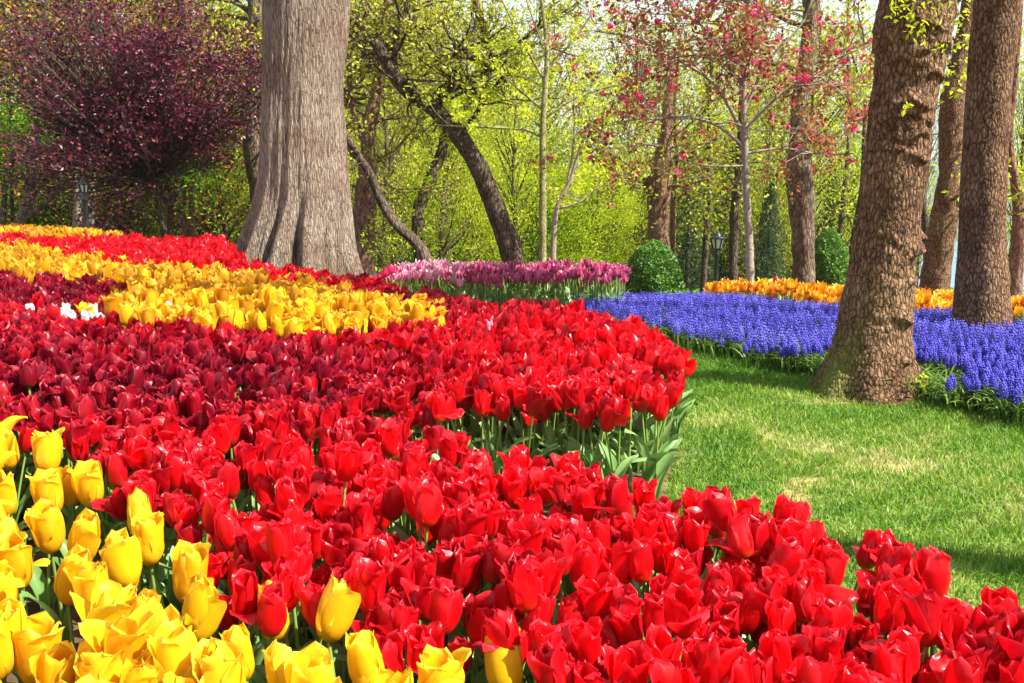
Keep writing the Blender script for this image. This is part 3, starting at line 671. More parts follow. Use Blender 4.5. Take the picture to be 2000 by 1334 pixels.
far_bed(PURP, -2.4, 1.6, 7.6, 12.6, .071, .40, .35, [
    ('magenta', 0, 775, 'deep magenta tulip at the narrow end of the lily flowered bed', 'magenta tulip', 'row of magenta tulips beside the big trunk'),
    ('pink', 775, 905, 'pale pink and white lily flowered tulip in the bed behind the red', 'pink tulip', 'pale pink lily flowered tulips behind the red bed'),
    ('purple', 905, 1400, 'purple lily flowered tulip with white edged petals', 'purple tulip', 'purple lily flowered tulips behind the red bed')], 'lily flowered tulips in the far bed', 300)
far_bed(ORNG, 1.8, 8, 7.6, 12.4, .08, .31, .27, [
    ('orange', 0, 2600, 'orange flamed tulip in the band behind the blue grape hyacinths', 'orange tulip', 'band of orange tulips behind the grape hyacinths')], 'orange tulips behind the grape hyacinths', 300)

# grape hyacinths
def musc_template(seed, nb, rings, leaves=1, leaf_l=.15):
    rg = np.random.default_rng(seed); g = Geo(); h = .16
    tube(g, [(0, 0, 0), (0, 0, h)], [.0022, .0018], 3, 1, .6)
    oc = np.array([(1, 0, 0), (-1, 0, 0), (0, 1, 0), (0, -1, 0), (0, 0, 1), (0, 0, -1)], float)
    of = [(0, 2, 4), (2, 1, 4), (1, 3, 4), (3, 0, 4), (2, 0, 5), (1, 2, 5), (3, 1, 5), (0, 3, 5)]
    for k in range(rings):
        t = k / (rings - 1); rr = .0125 * math.sin(math.pi * (.25 + .72 * t)) + .001
        n = max(1, int(round(nb * (rr / .0125))))
        for j in range(n):
            a = j * 2 * math.pi / n + k * .7; c = np.array([math.cos(a) * rr, math.sin(a) * rr, h - .045 + .06 * t + rg.normal(0, .0012)])
            A = np.zeros((6, 4)); A[:, 0] = rg.uniform(.1, .9) * .6 + .35 * t; A[4, 1] = 0.; A[5, 1] = .8
            g.add(c + oc * np.array([.0052, .0052, .0062]) * rg.uniform(.85, 1.15), of, 0, A)
    for q in range(leaves):
        l = Geo(); e = rg.uniform(0, 30)
        petal(l, rg.uniform(.8, 1.2) * leaf_l, .004, [85, 80, 72 - e, 55 - e, 25 - e, -10 - e], rg.uniform(0, 6.28), rg, 3, 6, blunt=.6, ruffle=0, reflex=0, rcmin=.004)
        for v, f, m, a in zip(*l.comp_blocks()): a[:, 0] = rg.uniform(0, 1); g.add(v, f, 1, a)
    return g
def mus_px(Q, dz=.15):
    z = ground_z(Q[:, 0], Q[:, 1]); return proj(np.stack([Q[:, 0], Q[:, 1], z + dz], -1)) + (z,)
Q = hexgrid(.3, 7.4, 4.2, 10.2, .046, .3); a, b, d, z = mus_px(Q); k = inpoly(a, b + 3 * np.sin(a * .05) + rng.normal(0, 5, len(a)), MUSC) & (a < 2150)
for cxy, rad in ((at_Y(1700, 760, 4.85), .42), (at_Y(1915, 660, 6.35), .2)):
    k &= ((Q[:, 0] - cxy[0]) ** 2 + (Q[:, 1] - cxy[1]) ** 2) > rad ** 2
Q, a, b, d, z = Q[k], a[k], b[k], d[k], z[k]; order = np.argsort(d); vis = [i for i in order if a[i] < 1990][:300]
TH = [musc_template(60 + q, 8, 7, 2) for q in range(5)]; THM = [t.mesh('grape_hyacinth', [BLUE, MUSG]) for t in TH]
for i in vis:
    o = bpy.data.objects.new('grape_hyacinth', THM[rng.integers(5)]); COL.objects.link(o); o.location = (float(Q[i, 0]), float(Q[i, 1]), float(z[i]))
    o.rotation_euler = (float(rng.normal(0, .1)), float(rng.normal(0, .1)), float(rng.uniform(0, 6.28))); sc = float(rng.uniform(.85, 1.15)); o.scale = (sc,) * 3
    tag(o, 'blue grape hyacinth spike at the near edge of the blue bed, right of the oak' if a[i] > 1740 else 'blue grape hyacinth spike along the lawn side of the blue bed, left of the oak', 'grape hyacinth', 'grape hyacinths along the near edge')
rest = np.array(sorted(set(range(len(Q))) - set(vis)), int); g = Geo()
for q in range(6):
    jj = rest[q::6]; t = musc_template(80 + q, 5, 5, 1); hs = rng.uniform(.85, 1.18, len(jj))
    g.inst(t, mats_for(np.stack([Q[jj, 0], Q[jj, 1], z[jj]], -1), hs, .1), None); av = g.A[-1].reshape(len(jj), -1, 4); av[:, :, 0] = np.clip(av[:, :, 0] + (rng.normal(0, .16, len(jj)) + .14 * np.sin(Q[jj, 0] * 3 + Q[jj, 1] * 4))[:, None], 0, 1); g.A[-1] = av.reshape(-1, 4)
tag(g.build('grape_hyacinths', [BLUE, MUSG]), 'dense carpet of blue grape hyacinths behind the lawn', 'flower carpet', kind='stuff')
# their arching leaves along the lawn
Qe = hexgrid(.3, 6.6, 4.0, 8.0, .03, .35); a, b, d, z = mus_px(Qe, .02)
MEDGE = [(1330, 652), (1450, 672), (1540, 692), (1620, 712), (1700, 728), (1800, 750), (1900, 775), (2000, 800), (2700, 940), (2700, 985), (2000, 832), (1900, 806), (1800, 782), (1700, 762), (1620, 745), (1540, 722), (1450, 698), (1330, 672), (1240, 640), (1240, 625)]
k = inpoly(a, b, MEDGE) & (a < 2150); Qe, z = Qe[k], z[k]; g = Geo()
for q in range(6):
    rg = np.random.default_rng(200 + q); t = Geo()
    for _ in range(3):
        l = Geo(); e = rg.uniform(0, 35)
        petal(l, rg.uniform(.11, .2), .0038, [84, 76, 66 - e, 45 - e, 10 - e, -25 - e], rg.uniform(0, 6.28), rg, 3, 6, blunt=.6, ruffle=0, reflex=0, rcmin=.004)
        for v, f, m, a_ in zip(*l.comp_blocks()): a_[:, 0] = rg.uniform(0, 1.); t.add(v, f, 0, a_)
    g.inst(t, mats_for(np.stack([Qe[q::6, 0], Qe[q::6, 1], z[q::6]], -1), rng.uniform(.7, 1.2, len(Qe[q::6])), .15), None)
tag(g.build('hyacinth_leaves', [MUSG]), 'dark arching grassy leaves along the lawn edge of the blue bed', 'foliage', kind='stuff')

# ------------------------------------------------------------------ lawn grass
def blades(name, Q, z, hmin, hmax, w, tints, label, mat=GRASS, lay=.9):
    n = len(Q); h = rng.uniform(hmin, hmax, n); a = rng.uniform(0, 6.28, n); lean = rng.uniform(.1, 1., n) * lay * h; b = rng.uniform(0, 6.28, n) if mat is not GRASS else 3. * np.sin(Q[:, 0] * 3.1 + 2 * np.sin(Q[:, 1] * 2.3)) + 2. * np.sin(Q[:, 1] * 6.1 + Q[:, 0] * 4) + rng.normal(0, 1.7, n)
    wx_, wy_ = np.cos(a) * w / 2, np.sin(a) * w / 2; lx, ly = np.cos(b) * lean, np.sin(b) * lean
    base = np.stack([Q[:, 0], Q[:, 1], z], -1); W3 = np.stack([wx_, wy_, 0 * wx_], -1)
    mid = base + np.stack([lx * .35, ly * .35, h * .6], -1); tip = base + np.stack([lx, ly, h * .95], -1)
    V = np.stack([base - W3, base + W3, mid + W3 * .8, mid - W3 * .8, tip + W3 * .15, tip - W3 * .15], 1).reshape(-1, 3)
    o = np.arange(n) * 6
    f = np.concatenate([np.stack([o, o + 1, o + 2, o + 3], -1), np.stack([o + 3, o + 2, o + 4, o + 5], -1)])
    A = np.zeros((n * 6, 4)); A[:, 0] = np.repeat(tints, 6); g = Geo(); g.add(V, f, 0, A)
    return tag(g.build(name, mat, smooth=False), label, 'grass', kind='stuff')
n = 330000; lx = rng.uniform(.2, 4.6, n); ly = 1.7 + (8.2 - 1.7) * rng.uniform(0, 1, n) ** 1.15
zz = ground_z(lx, ly); a, b, d = proj(np.stack([lx, ly, zz], -1)); k = lawn_mask(lx, ly) & (a < 2120) & (b < 1420)
ba = bare_amt(lx, ly); k &= rng.uniform(0, 1, n) > ba * .95; lx, ly, zz, ba = lx[k], ly[k], zz[k], ba[k]
def nz(x, y, s, o=0.):
    return (np.sin(x * s * 1.7 + np.sin(y * s * 1.3 + o) * 1.9 + o) + np.sin(y * s * 2.1 + np.sin(x * s * .9 + 2 * o) * 1.7) + np.sin((x + y) * s * .8 + o * 3) + .8 * np.sin((x - 1.3 * y) * s * 3.1 + o)) / 3.8
dry = .33 + .24 * nz(lx, ly, 1.6, .6) + .22 * nz(lx, ly, 6.5, 2.) + .12 * nz(lx, ly, 15., 1.) + np.exp(-((lx - 1.4 - .25 * (ly - 3.6)) / .7) ** 2 - ((ly - 3.7) / .75) ** 2) * .22 + rng.normal(0, .16, len(lx)) + ba * .3
dry -= .16 * (ly > 5.2) + .10 * (lx < 1.0) * (ly < 4.2)
blades('grass', np.stack([lx, ly], -1), zz, .014, .038, .0045, np.clip(dry, 0, 1), 'short green lawn with straw coloured dry patches', lay=1.1)

# ------------------------------------------------------------------ trees
def leaf_geo(g, P_, size, rg, tint_lo=0., tint_hi=1., up=.4, aspect=.55, mi=0, tints=None):
    P_ = np.asarray(P_, float); n = len(P_)
    if n == 0: return
    nrm = rg.normal(0, 1, (n, 3)); nrm[:, 2] += up * 2; nrm /= np.linalg.norm(nrm, axis=1)[:, None]
    t = rg.normal(0, 1, (n, 3)); t -= nrm * (t * nrm).sum(1)[:, None]; t /= np.linalg.norm(t, axis=1)[:, None]; bb = np.cross(nrm, t)
    s = size * rg.uniform(.6, 1.3, n)[:, None]
    V = np.stack([P_ - t * s * .5, P_ + bb * s * aspect * .5 + nrm * s * .08, P_ + t * s * .5, P_ - bb * s * aspect * .5 + nrm * s * .08], 1).reshape(-1, 3)
    o = np.arange(n)[:, None] * 4 + np.array([[0, 1, 2, 3]])
    A = np.zeros((n * 4, 4)); A[:, 0] = np.repeat(rg.uniform(tint_lo, tint_hi, n) if tints is None else tints, 4)
    g.add(V, o, mi, A)
def limb(g, rg, p0, d0, L, r0, depth, leaves, kids=(4, 5, 5), spread=.8, up=.15, ratio=.58, sides=5, wander=.18):
    n = 6 if depth else 4; pts = [np.array(p0, float)]; d = np.array(d0, float); d /= np.linalg.norm(d); dirs = [d]
    for i in range(n - 1):
        d = d + rg.normal(0, wander, 3); d[2] += up * .15; d /= np.linalg.norm(d); pts.append(pts[-1] + d * L / (n - 1)); dirs.append(d)
    rad = r0 * np.linspace(1, .45 if depth else .25, n)
    tube(g, pts, rad, sides if r0 > .012 else 3)
    if depth == 0:
        leaves.extend(pts[1:]); return
    for k in range(kids[min(depth, len(kids)) - 1]):
        t = rg.uniform(.3, 1.) * (n - 1); i = min(int(t), n - 2); q = pts[i] + (pts[i + 1] - pts[i]) * (t - i)
        nd = dirs[i] * (1 - spread * .4) + rg.normal(0, 1, 3) * spread * .75; nd[2] += up
        limb(g, rg, q, nd, L * ratio * rg.uniform(.7, 1.25), r0 * (1 - .5 * t / n) * .6, depth - 1, leaves, kids, spread, up, ratio, sides, wander)
def clump(g, leaves, per, sd, size, rg, nsel=None, **kw):
    L = np.array(leaves)
    if nsel: L = L[rg.integers(0, len(L), nsel)]
    i = rg.integers(0, len(L), int(len(L) * per)); leaf_geo(g, L[i] + rg.normal(0, sd, (len(i), 3)), size, rg, **kw)
def px_path(lst, Y):
    pts, rad = [], []
    for q in lst:
        x, y, w = q[:3]; YY = q[3] if len(q) > 3 else Y; p = at_Y(x, y, YY); pts.append(p)
        rad.append(w / 2 * proj(p)[2][0] / F)
    return pts, rad
def hand_tree(name, label, cat, Y, path, bark, leafm=None, limbs=(), seed=1, group=None, jag=.12, sides=10, twig=None, crown=None, leaf_kw=None, extra=None, ground=True):
    """trunk through points of the photograph at distance Y; limbs likewise; twig = (count, length, radius, depth) of grown branches"""
    rg = np.random.default_rng(seed); g = Geo(); leaves = []
    pts, rad = px_path(path, Y)
    if ground:
        gzv = float(ground_z(pts[0][0], pts[0][1])) - .1
        if pts[0][2] > gzv: pts.insert(0, np.array([pts[0][0], pts[0][1], gzv])); rad.insert(0, rad[0] * 1.25)
    n = 6 * len(pts); sp_ = smooth_path(pts, n); sr = np.interp(np.linspace(0, 1, n), np.linspace(0, 1, len(rad)), rad)
    tube(g, sp_, sr, sides, jag=jag, seed=seed)
    roots = [(sp_, sr)]
    for lm in limbs:
        lp, lr = px_path(lm, Y); m = 5 * len(lp); a_ = smooth_path(lp, m); b_ = np.interp(np.linspace(0, 1, m), np.linspace(0, 1, len(lr)), lr)
        tube(g, a_, b_, 8, jag=jag, seed=seed + 9); roots.append((a_, b_))
    if twig:
        cnt, ln, rr_, dep = twig[:4]; lo = twig[4] if len(twig) > 4 else .35; kw = twig[5] if len(twig) > 5 else {}
        for q in range(cnt):
            a_, b_ = roots[q % len(roots)]; t = rg.uniform(lo if q % len(roots) == 0 else .25, 1.); i = int(t * (len(a_) - 1))
            ax = rg.uniform(0, 6.28); d = np.array([math.cos(ax), math.sin(ax) * .8, rg.uniform(-.1, .8)])
            limb(g, rg, a_[i], d, ln * rg.uniform(.6, 1.2), min(rr_, b_[i] * .7), dep, leaves, **kw)
    root = empty(name, (pts[0][0], pts[0][1], float(ground_z(pts[0][0], pts[0][1]))))
    shift(g.build('trunk', bark), root)
    if leafm and leaves:
        c = Geo(); kw = dict(per=6, sd=.08, size=.07); kw.update(leaf_kw or {}); clump(c, leaves, rg=rg, **kw)
        shift(c.build('crown', leafm, smooth=False), root)
        if extra:
            c = Geo(); kw = dict(extra[1]); clump(c, leaves, rg=rg, **kw); shift(c.build(extra[2], extra[0], smooth=False), root)
    tag(root, label, cat, group); return root

def edge_trunk(name, label, edges, Y, bark, sides, step, fn, seed, moss=None, cat='tree', group=None):
    """big trunk whose silhouette follows (y, left, right) in photo pixels; fn(theta, py) shapes the radius"""
    ys = np.arange(edges[0][0], edges[-1][0], step); E = np.array(edges, float)
    Lx = np.interp(ys, E[:, 0], E[:, 1]); Rx = np.interp(ys, E[:, 0], E[:, 2])
    th = np.arange(sides) * 2 * math.pi / sides; V = []; A = []
    for y, l, r in zip(ys, Lx, Rx):
        c = at_Y((l + r) / 2, y, Y); rad = (r - l) / 2 * proj(c)[2][0] / F
        for t in th:
            q = rad * (1 + fn(t, y)); V.append((c[0] + math.cos(t) * q, c[1] + math.sin(t) * q, c[2]))
            A.append((0, 0, moss(t, y) * .8 if moss else 0, 1))
    n = len(ys); idx = np.arange(n * sides).reshape(n, sides); a, b = idx[:-1], idx[1:]
    f = np.stack([a, np.roll(a, -1, 1), np.roll(b, -1, 1), b], -1).reshape(-1, 4)
    g = Geo(); g.add(V, f, 0, np.array(A)); p = at_Y((Lx[-1] + Rx[-1]) / 2, ys[-1], Y)
    root = empty(name, (p[0], Y, float(ground_z(p[0], Y)))); tag(root, label, cat, group)
    return root, g, at_Y((Lx[0] + Rx[0]) / 2, ys[0], Y), (Rx[0] - Lx[0]) / 2 * proj(at_Y(Lx[0], ys[0], Y))[2][0] / F
def ang(a, b): return (a - b + math.pi) % (2 * math.pi) - math.pi
# big central trunk (front faces theta = -pi/2)
def fn_big(t, y):
    k = max(0, (y - 200) / 330) ** 1.5; k2 = max(0., min(1., (y - 350) / 130)) ** 1.3
    flute = .035 * math.cos(5 * t + .5) + .02 * math.cos(12 * t + 1.2 + y * .002) + .02 * math.cos(23 * t + y * .004)
    cleft = 0
    for c0, dep, wd, sh in ((-1.38, .34, .07, .0004), (-1.93, .22, .07, -.0006), (-2.6, .18, .16, -.0005), (-.85, .14, .10, .0004), (-.45, .2, .15, 0)):
        cleft -= dep * math.exp(-(ang(t, c0 + (y - 500) * sh) / wd) ** 2)
    q = Vector((math.cos(t) * 2, math.sin(t) * 2, y * .009)); n1 = noise.noise(q) * .05
    q2 = Vector((math.cos(t) * 9, math.sin(t) * 9, y * .012)); n2 = noise.noise(q2) * .012
    q3 = Vector((math.cos(t) * 26, math.sin(t) * 26, y * .012)); n3 = (.5 - abs(noise.noise(q3)) * 2) * .014 + .006 * math.cos(46 * t + y * .006)
    for c0, cy, wt_, wy, am in ((-1.0, 468, .14, 14, .05), (-2.2, 120, .2, 16, .03), (-.6, 330, .2, 14, .035), (-1.9, 500, .12, 12, .06), (-1.2, 60, .15, 10, .02), (-2.5, 400, .25, 20, .05)):
        n1 += am * math.exp(-(ang(t, c0) / wt_) ** 2 - ((y - cy) / wy) ** 2)
    return flute * (.35 + k * .9) + cleft * (k2 * .9 + .05) + n1 + n2 + n3
E_BIG = [(-560, 500, 690), (-300, 512, 672), (0, 516, 682), (100, 515, 675), (200, 513, 669), (300, 511, 673), (350, 507, 679), (400, 498, 683), (440, 482, 686), (480, 466, 691), (510, 456, 698), (545, 448, 708), (600, 438, 720)]
root, g, tp, tr = edge_trunk('old_tree', 'massive grey fluted trunk with flaring roots behind the red and yellow tulips', E_BIG, 9.0, B_OLD, 340, 2.6, fn_big, 3)
rg = np.random.default_rng(33); lv = []
for q in range(6):
    a = q * 1.05 + .3; limb(g, rg, tp - np.array([0, 0, .15]), (math.cos(a), math.sin(a), 1.3), 2.6, .22, 2, lv, kids=(3, 3), spread=.7)
shift(g.build('trunk', B_OLD), root); c = Geo(); clump(c, lv, 14, .25, .1, rg); shift(c.build('crown', L_YELLOW, smooth=False), root)
# oak on the lawn
BURLS = [(-1.5, 60, .5, 26, .12), (-1.1, 95, .5, 22, .12), (-1.9, 120, .4, 24, .10), (-1.0, 152, .35, 12, .12), (-.9, 235, .3, 14, .09), (-1.6, 205, .4, 14, .10), (-2.3, 230, .45, 14, .10), (-1.3, 265, .4, 16, .12), (-2.1, 285, .4, 12, .08), (-1.2, 305, .3, 12, .10),
         (-.75, 488, .3, 16, .20), (-.9, 545, .22, 14, .12), (-.25, 458, .25, 14, .16), (-1.0, 612, .3, 18, .12), (-.9, 690, .28, 22, .10), (-.2, 35, .3, 25, .1), (-2.9, 90, .4, 30, .1)]
def fn_oak(t, y):
    v = 0
    for c0, cy, wt_, wy, am in BURLS:
        yy = y + 8 * math.sin(t * 5 + cy) - cy; v += (1.3 if cy < 400 else 1.7) * am * math.exp(-(ang(t, c0) / (wt_ * (1.5 if cy < 400 else .9))) ** 2 - (yy / (wy * (1. if yy < 0 else .38))) ** 2)
    k = max(0., min(1., (y - 640) / 140)) ** 1.4
    v += k * (.10 * math.cos(5 * t + 1.) + .07 * math.cos(8 * t + 2.6))
    q = Vector((math.cos(t) * 1.6, math.sin(t) * 1.6, y * .012)); v += noise.noise(q) * .06
    b = sum(math.exp(-((y - cy) / wy) ** 2) for _, cy, _, wy, _ in BURLS)
    q = Vector((math.cos(t) * 6, math.sin(t) * 6, y * .05)); v += noise.noise(q) * (.018 + .05 * min(1, b))
    # plated bark
    q = Vector((t * 15 + noise.noise(Vector((t * 3, y * .03, 1))) * 1.5, y * .085, 7.)); d_ = noise.voronoi(q)[0]; v += min(.022, (d_[1] - d_[0]) * .05) - .01
    return v
def moss_oak(t, y): return max(0., min(1., (y - 610 + 40 * math.sin(t * 5)) / 80)) * max(0, 1 - abs(ang(t, -2.75)) / .9) + .45 * max(0, 1 - abs(y - 735) / 45) * max(0, 1 - abs(ang(t, -.9)) / .5)
E_OAK = [(-520, 1765, 1900), (-300, 1752, 1892), (-100, 1735, 1876), (0, 1722, 1862), (50, 1713, 1856), (100, 1713, 1848), (150, 1711, 1836), (200, 1703, 1826), (250, 1698, 1815), (300, 1692, 1812), (350, 1685, 1806), (400, 1681, 1797),
         (450, 1673, 1793), (500, 1665, 1786), (550, 1656, 1783), (600, 1646, 1779), (650, 1634, 1776), (700, 1617, 1778), (735, 1600, 1790), (760, 1588, 1806), (785, 1570, 1825), (815, 1550, 1845)]
root, g, tp, tr = edge_trunk('oak_tree', 'thick burled oak leaning slightly, standing on the lawn in front of the blue bed', E_OAK, 4.85, B_OAK, 260, 1.6, fn_oak, 5, moss_oak)
rg = np.random.default_rng(35); lv = []
for q in range(4):
    a = q * 1.6 + .3; limb(g, rg, tp - np.array([0, 0, .08]), (math.cos(a), math.sin(a), 1.5), 1.5, .10, 2, lv, kids=(3, 3), spread=.7)
shift(g.build('trunk', B_OAK), root)
for (x, y, m_n, s_) in ((1775, 20, 40, .045), (1800, 45, 30, .04), (1745, 12, 18, .03), (1845, 60, 26, .05), (1838, 90, 8, .02), (1825, 28, 20, .04), (1780, 60, 8, .03), (1768, 210, 4, .015), (1800, 735, 12, .02), (1860, 35, 20, .05)):
    p = at_Y(x, y, 4.58 if y > 150 or x < 1840 else 4.75); c = Geo(); leaf_geo(c, p + rg.normal(0, s_ * .9, (max(14, int(m_n * .8)), 3)), .032, rg, .4, 1., up=.2, aspect=.4); shift(c.build('leaf_sprout', L_YELLOW, smooth=False), root)
c = Geo(); clump(c, lv, 5, .12, .06, rg); shift(c.build('crown', L_YELLOW, smooth=False), root)
def fn_oak2(t, y):
    v = 0
    for c0, cy, wt_, wy, am in ((-1.1, 350, .4, 20, .05), (-.6, 540, .3, 16, .07), (-1.9, 385, .4, 12, .05), (-1.4, 50, .3, 18, .05), (-.7, 600, .3, 20, .05)):
        v += am * math.exp(-(ang(t, c0) / wt_) ** 2 - ((y - cy) / wy) ** 2)
    q = Vector((math.cos(t) * 1.6 + 5, math.sin(t) * 1.6, y * .012)); v += noise.noise(q) * .05
    q = Vector((t * 13, y * .10, 2.)); d_ = noise.voronoi(q)[0]; v += min(.025, (d_[1] - d_[0]) * .05) - .01
    return v
E_OAK2 = [(-500, 1935, 2030), (-300, 1925, 2018), (0, 1905, 1993), (100, 1896, 1980), (200, 1888, 1970), (300, 1881, 1964), (400, 1877, 1961), (500, 1873, 1963), (600, 1865, 1968), (650, 1858, 1973), (700, 1850, 1980)]
root, g, tp, tr = edge_trunk('oak_tree', 'straight ridged oak trunk rising out of the blue grape hyacinths', E_OAK2, 6.4, B_OAK, 170, 2.2, fn_oak2, 6)
lv = []
for q in range(4):
    a = q * 1.6 + 1.3; limb(g, rg, tp - np.array([0, 0, .08]), (math.cos(a), math.sin(a), 1.5), 1.6, .10, 2, lv, kids=(3, 3), spread=.7)
shift(g.build('trunk', B_OAK), root); c = Geo(); clump(c, lv, 5, .12, .07, rg); shift(c.build('crown', L_YELLOW, smooth=False), root)
def fn_s(t, y): return noise.noise(Vector((math.cos(t) * 1.5, math.sin(t) * 1.5, y * .03))) * .12 + noise.noise(Vector((math.cos(t) * 5, math.sin(t) * 5, y * .06))) * .05
for nm, lab, E_, Y_, bk, nl in (
        ('oak_tree', 'knobbly bent oak trunk between the two large right oaks', [(-300, 1900, 1925), (0, 1880, 1905), (100, 1862, 1895), (150, 1848, 1890), (187, 1838, 1884), (262, 1834, 1879), (337, 1835, 1875), (412, 1822, 1873), (468, 1808, 1862), (557, 1798, 1853), (640, 1790, 1850)], 11.6, B_OAK, 3),
        ('oak_tree', 'dark upright oak trunk beside the clipped bush behind the orange tulips', [(-300, 1590, 1625), (0, 1570, 1603), (75, 1566, 1597), (187, 1547, 1580), (262, 1543, 1578), (350, 1534, 1588), (420, 1543, 1591), (500, 1548, 1590), (560, 1547, 1592), (640, 1540, 1600)], 12.8, B_MID, 8)):
    root, g, tp, tr = edge_trunk(nm, lab, E_, Y_, bk, 48, 5, fn_s, 7); lv = []
    for q in range(nl):
        a = q * 2.1 + 1.; p = at_Y(np.interp(y_ := rg.uniform(-200, 300), [e[0] for e in E_], [(e[1] + e[2]) / 2 for e in E_]), y_, Y_)
        limb(g, rg, p, (math.cos(a), math.sin(a), .5), 1.3, .035, 2, lv, kids=(4, 4), spread=.8)
    shift(g.build('trunk', bk), root); c = Geo(); clump(c, lv, 3.5, .08, .07, rg); shift(c.build('crown', L_YELLOW, smooth=False), root)

root = hand_tree('oak_tree', 'oak outside the frame whose trunk shades the lawn corner', 'tree', 1.9, [(5200, 1800, 330), (5200, 900, 290), (5220, 0, 260), (5200, -1500, 220), (5230, -3600, 160)], B_OAK, None, seed=44, sides=16, ground=False)
# crabapple with pink blossom
hand_tree('crabapple_tree', 'slim pale trunked crabapple with bronze leaves and deep pink blossom in the blue bed', 'tree', 8.9,
          [(1467, 600, 18), (1466, 575, 17), (1463, 470, 16), (1458, 380, 14), (1455, 280, 13), (1452, 180, 12), (1458, 80, 11), (1462, 0, 9), (1462, -160, 6)], B_PALE, L_CRAB,
          limbs=[[(1456, 270, 9), (1400, 170, 7), (1330, 120, 6), (1240, 75, 4), (1160, 60, 3)], [(1456, 250, 8), (1530, 180, 6), (1600, 150, 4), (1650, 190, 2)], [(1457, 290, 7), (1390, 240, 6), (1300, 230, 4), (1200, 270, 2)],
                 [(1456, 210, 7), (1500, 120, 6), (1570, 40, 4), (1600, -60, 3)], [(1455, 180, 6), (1390, 70, 5), (1300, 0, 4), (1230, -50, 2)], [(1456, 300, 6), (1530, 290, 4), (1610, 300, 3), (1670, 270, 2)], [(1456, 120, 6), (1420, 30, 4), (1380, -60, 3)]],
          seed=21, jag=.05, twig=(84, .75, .010, 2, .4, dict(kids=(3, 3), spread=.85, up=.1)), leaf_kw=dict(per=3.9, sd=.036, size=.05, up=.1), extra=(L_BLOS, dict(nsel=430, per=6, sd=.014, size=.034, aspect=.9), 'blossom'))
# plum tree on the left
def crown_tree(name, label, Y, path, bark, leafm, seed, centre, rx, rz, nclump, per, sd, size, ry=None, **kw):
    """small tree: trunk from photo points, crown an uneven cloud of leaf clumps round centre (photo px), half sizes in px"""
    rg = np.random.default_rng(seed); g = Geo(); pts, rad = px_path(path, Y)
    gzv = float(ground_z(pts[0][0], pts[0][1])) - .1; pts.insert(0, np.array([pts[0][0], pts[0][1], gzv])); rad.insert(0, rad[0] * 1.2)
    n = 5 * len(pts); s_ = smooth_path(pts, n); tube(g, s_, np.interp(np.linspace(0, 1, n), np.linspace(0, 1, len(rad)), rad), 8, jag=.08, seed=seed)
    c0 = at_Y(centre[0], centre[1], Y); k = proj(c0)[2][0] / F; RX, RZ = rx * k, rz * k; RY = ry or RX * .8
    ends = []; top = s_[-1]
    u = rg.normal(0, 1, (nclump, 3)); u /= np.linalg.norm(u, axis=1)[:, None]; u *= (rg.uniform(.12, 1, nclump) ** .45)[:, None] * rg.uniform(.85, 1.1, (nclump, 1))
    E = c0 + u * np.array([RX, RY, RZ]); L = []
    E = c0 + (E - c0) * np.array([1 + .22 * math.sin(3 * math.atan2(e[2], e[0]) + 1.) + .16 * math.sin(7 * math.atan2(e[2], e[0])) for e in (E - c0)])[:, None]
    for e in E:
        m = (top * .55 + e * .45) + rg.normal(0, .12, 3) * RX * .3; m[2] -= .1 * RZ
        pp = smooth_path([top - np.array([0, 0, rg.uniform(0, .2)]), m, e], 7); tube(g, pp, np.linspace(min(.03, rad[-1] * .55), .004, 7), 4)
        d = e - top; d /= np.linalg.norm(d) + 1e-6
        for q in range(3):
            dd_ = d + rg.normal(0, .5, 3); e2 = e + dd_ * RX * .16; tube(g, [pp[4], (pp[4] + e2) / 2 + rg.normal(0, .03, 3), e2], [.006, .005, .003], 3)
            L.append(np.array([e2, (e2 * 2 + pp[4]) / 3, e + rg.normal(0, .12, 3)]))
    L = np.concatenate(L)
    root = empty(name, (pts[0][0], pts[0][1], gzv + .1)); shift(g.build('trunk', bark), root)
    c = Geo(); i = rg.integers(0, len(L), int(nclump * per)); leaf_geo(c, L[i] + rg.normal(0, 1, (len(i), 3)) * np.array([sd, sd, sd * .38]), size, rg, **kw)
    shift(c.build('crown', leafm, smooth=False), root); tag(root, label, 'tree'); return root
crown_tree('plum_tree', 'purple leaved plum with dark crown left of the massive trunk', 14.6, [(322, 470, 14), (314, 420, 12), (307, 370, 12), (300, 325, 11)], B_DARK, L_PLUM, 50, (256, 205), 250, 205, 300, 115, .15, .066, ry=1.4, tint_lo=0, tint_hi=1, up=.6)

# trees of the middle distance, through points of the photograph
hand_tree('leaning_oak', 'dark oak leaning far to the left with a forked limb behind the purple tulips', 'tree', 12.6,
          [(1002, 520, 46), (990, 470, 42), (965, 400, 40), (935, 330, 38), (900, 270, 36), (850, 215, 32), (790, 172, 30), (755, 120, 26), (735, 85, 22), (700, 45, 16), (640, 10, 12)], B_DARK, L_OLIVE,
          limbs=[[(842, 205, 28), (870, 175, 24), (920, 155, 22), (952, 130, 24), (945, 70, 17), (925, -20, 14), (915, -120, 8)], [(950, 125, 14), (1000, 95, 9), (1060, 40, 7), (1100, -40, 5)], [(780, 170, 12), (770, 100, 10), (790, 30, 8), (800, -80, 6)],
                 [(845, 125, 8), (890, 110, 10), (950, 118, 10)], [(905, 260, 10), (935, 215, 10), (970, 165, 7), (1010, 120, 4)]],
          seed=61, twig=(60, .9, .02, 2, .45, dict(kids=(4, 3), spread=.9)), leaf_kw=dict(per=3.0, sd=.07, size=.06))
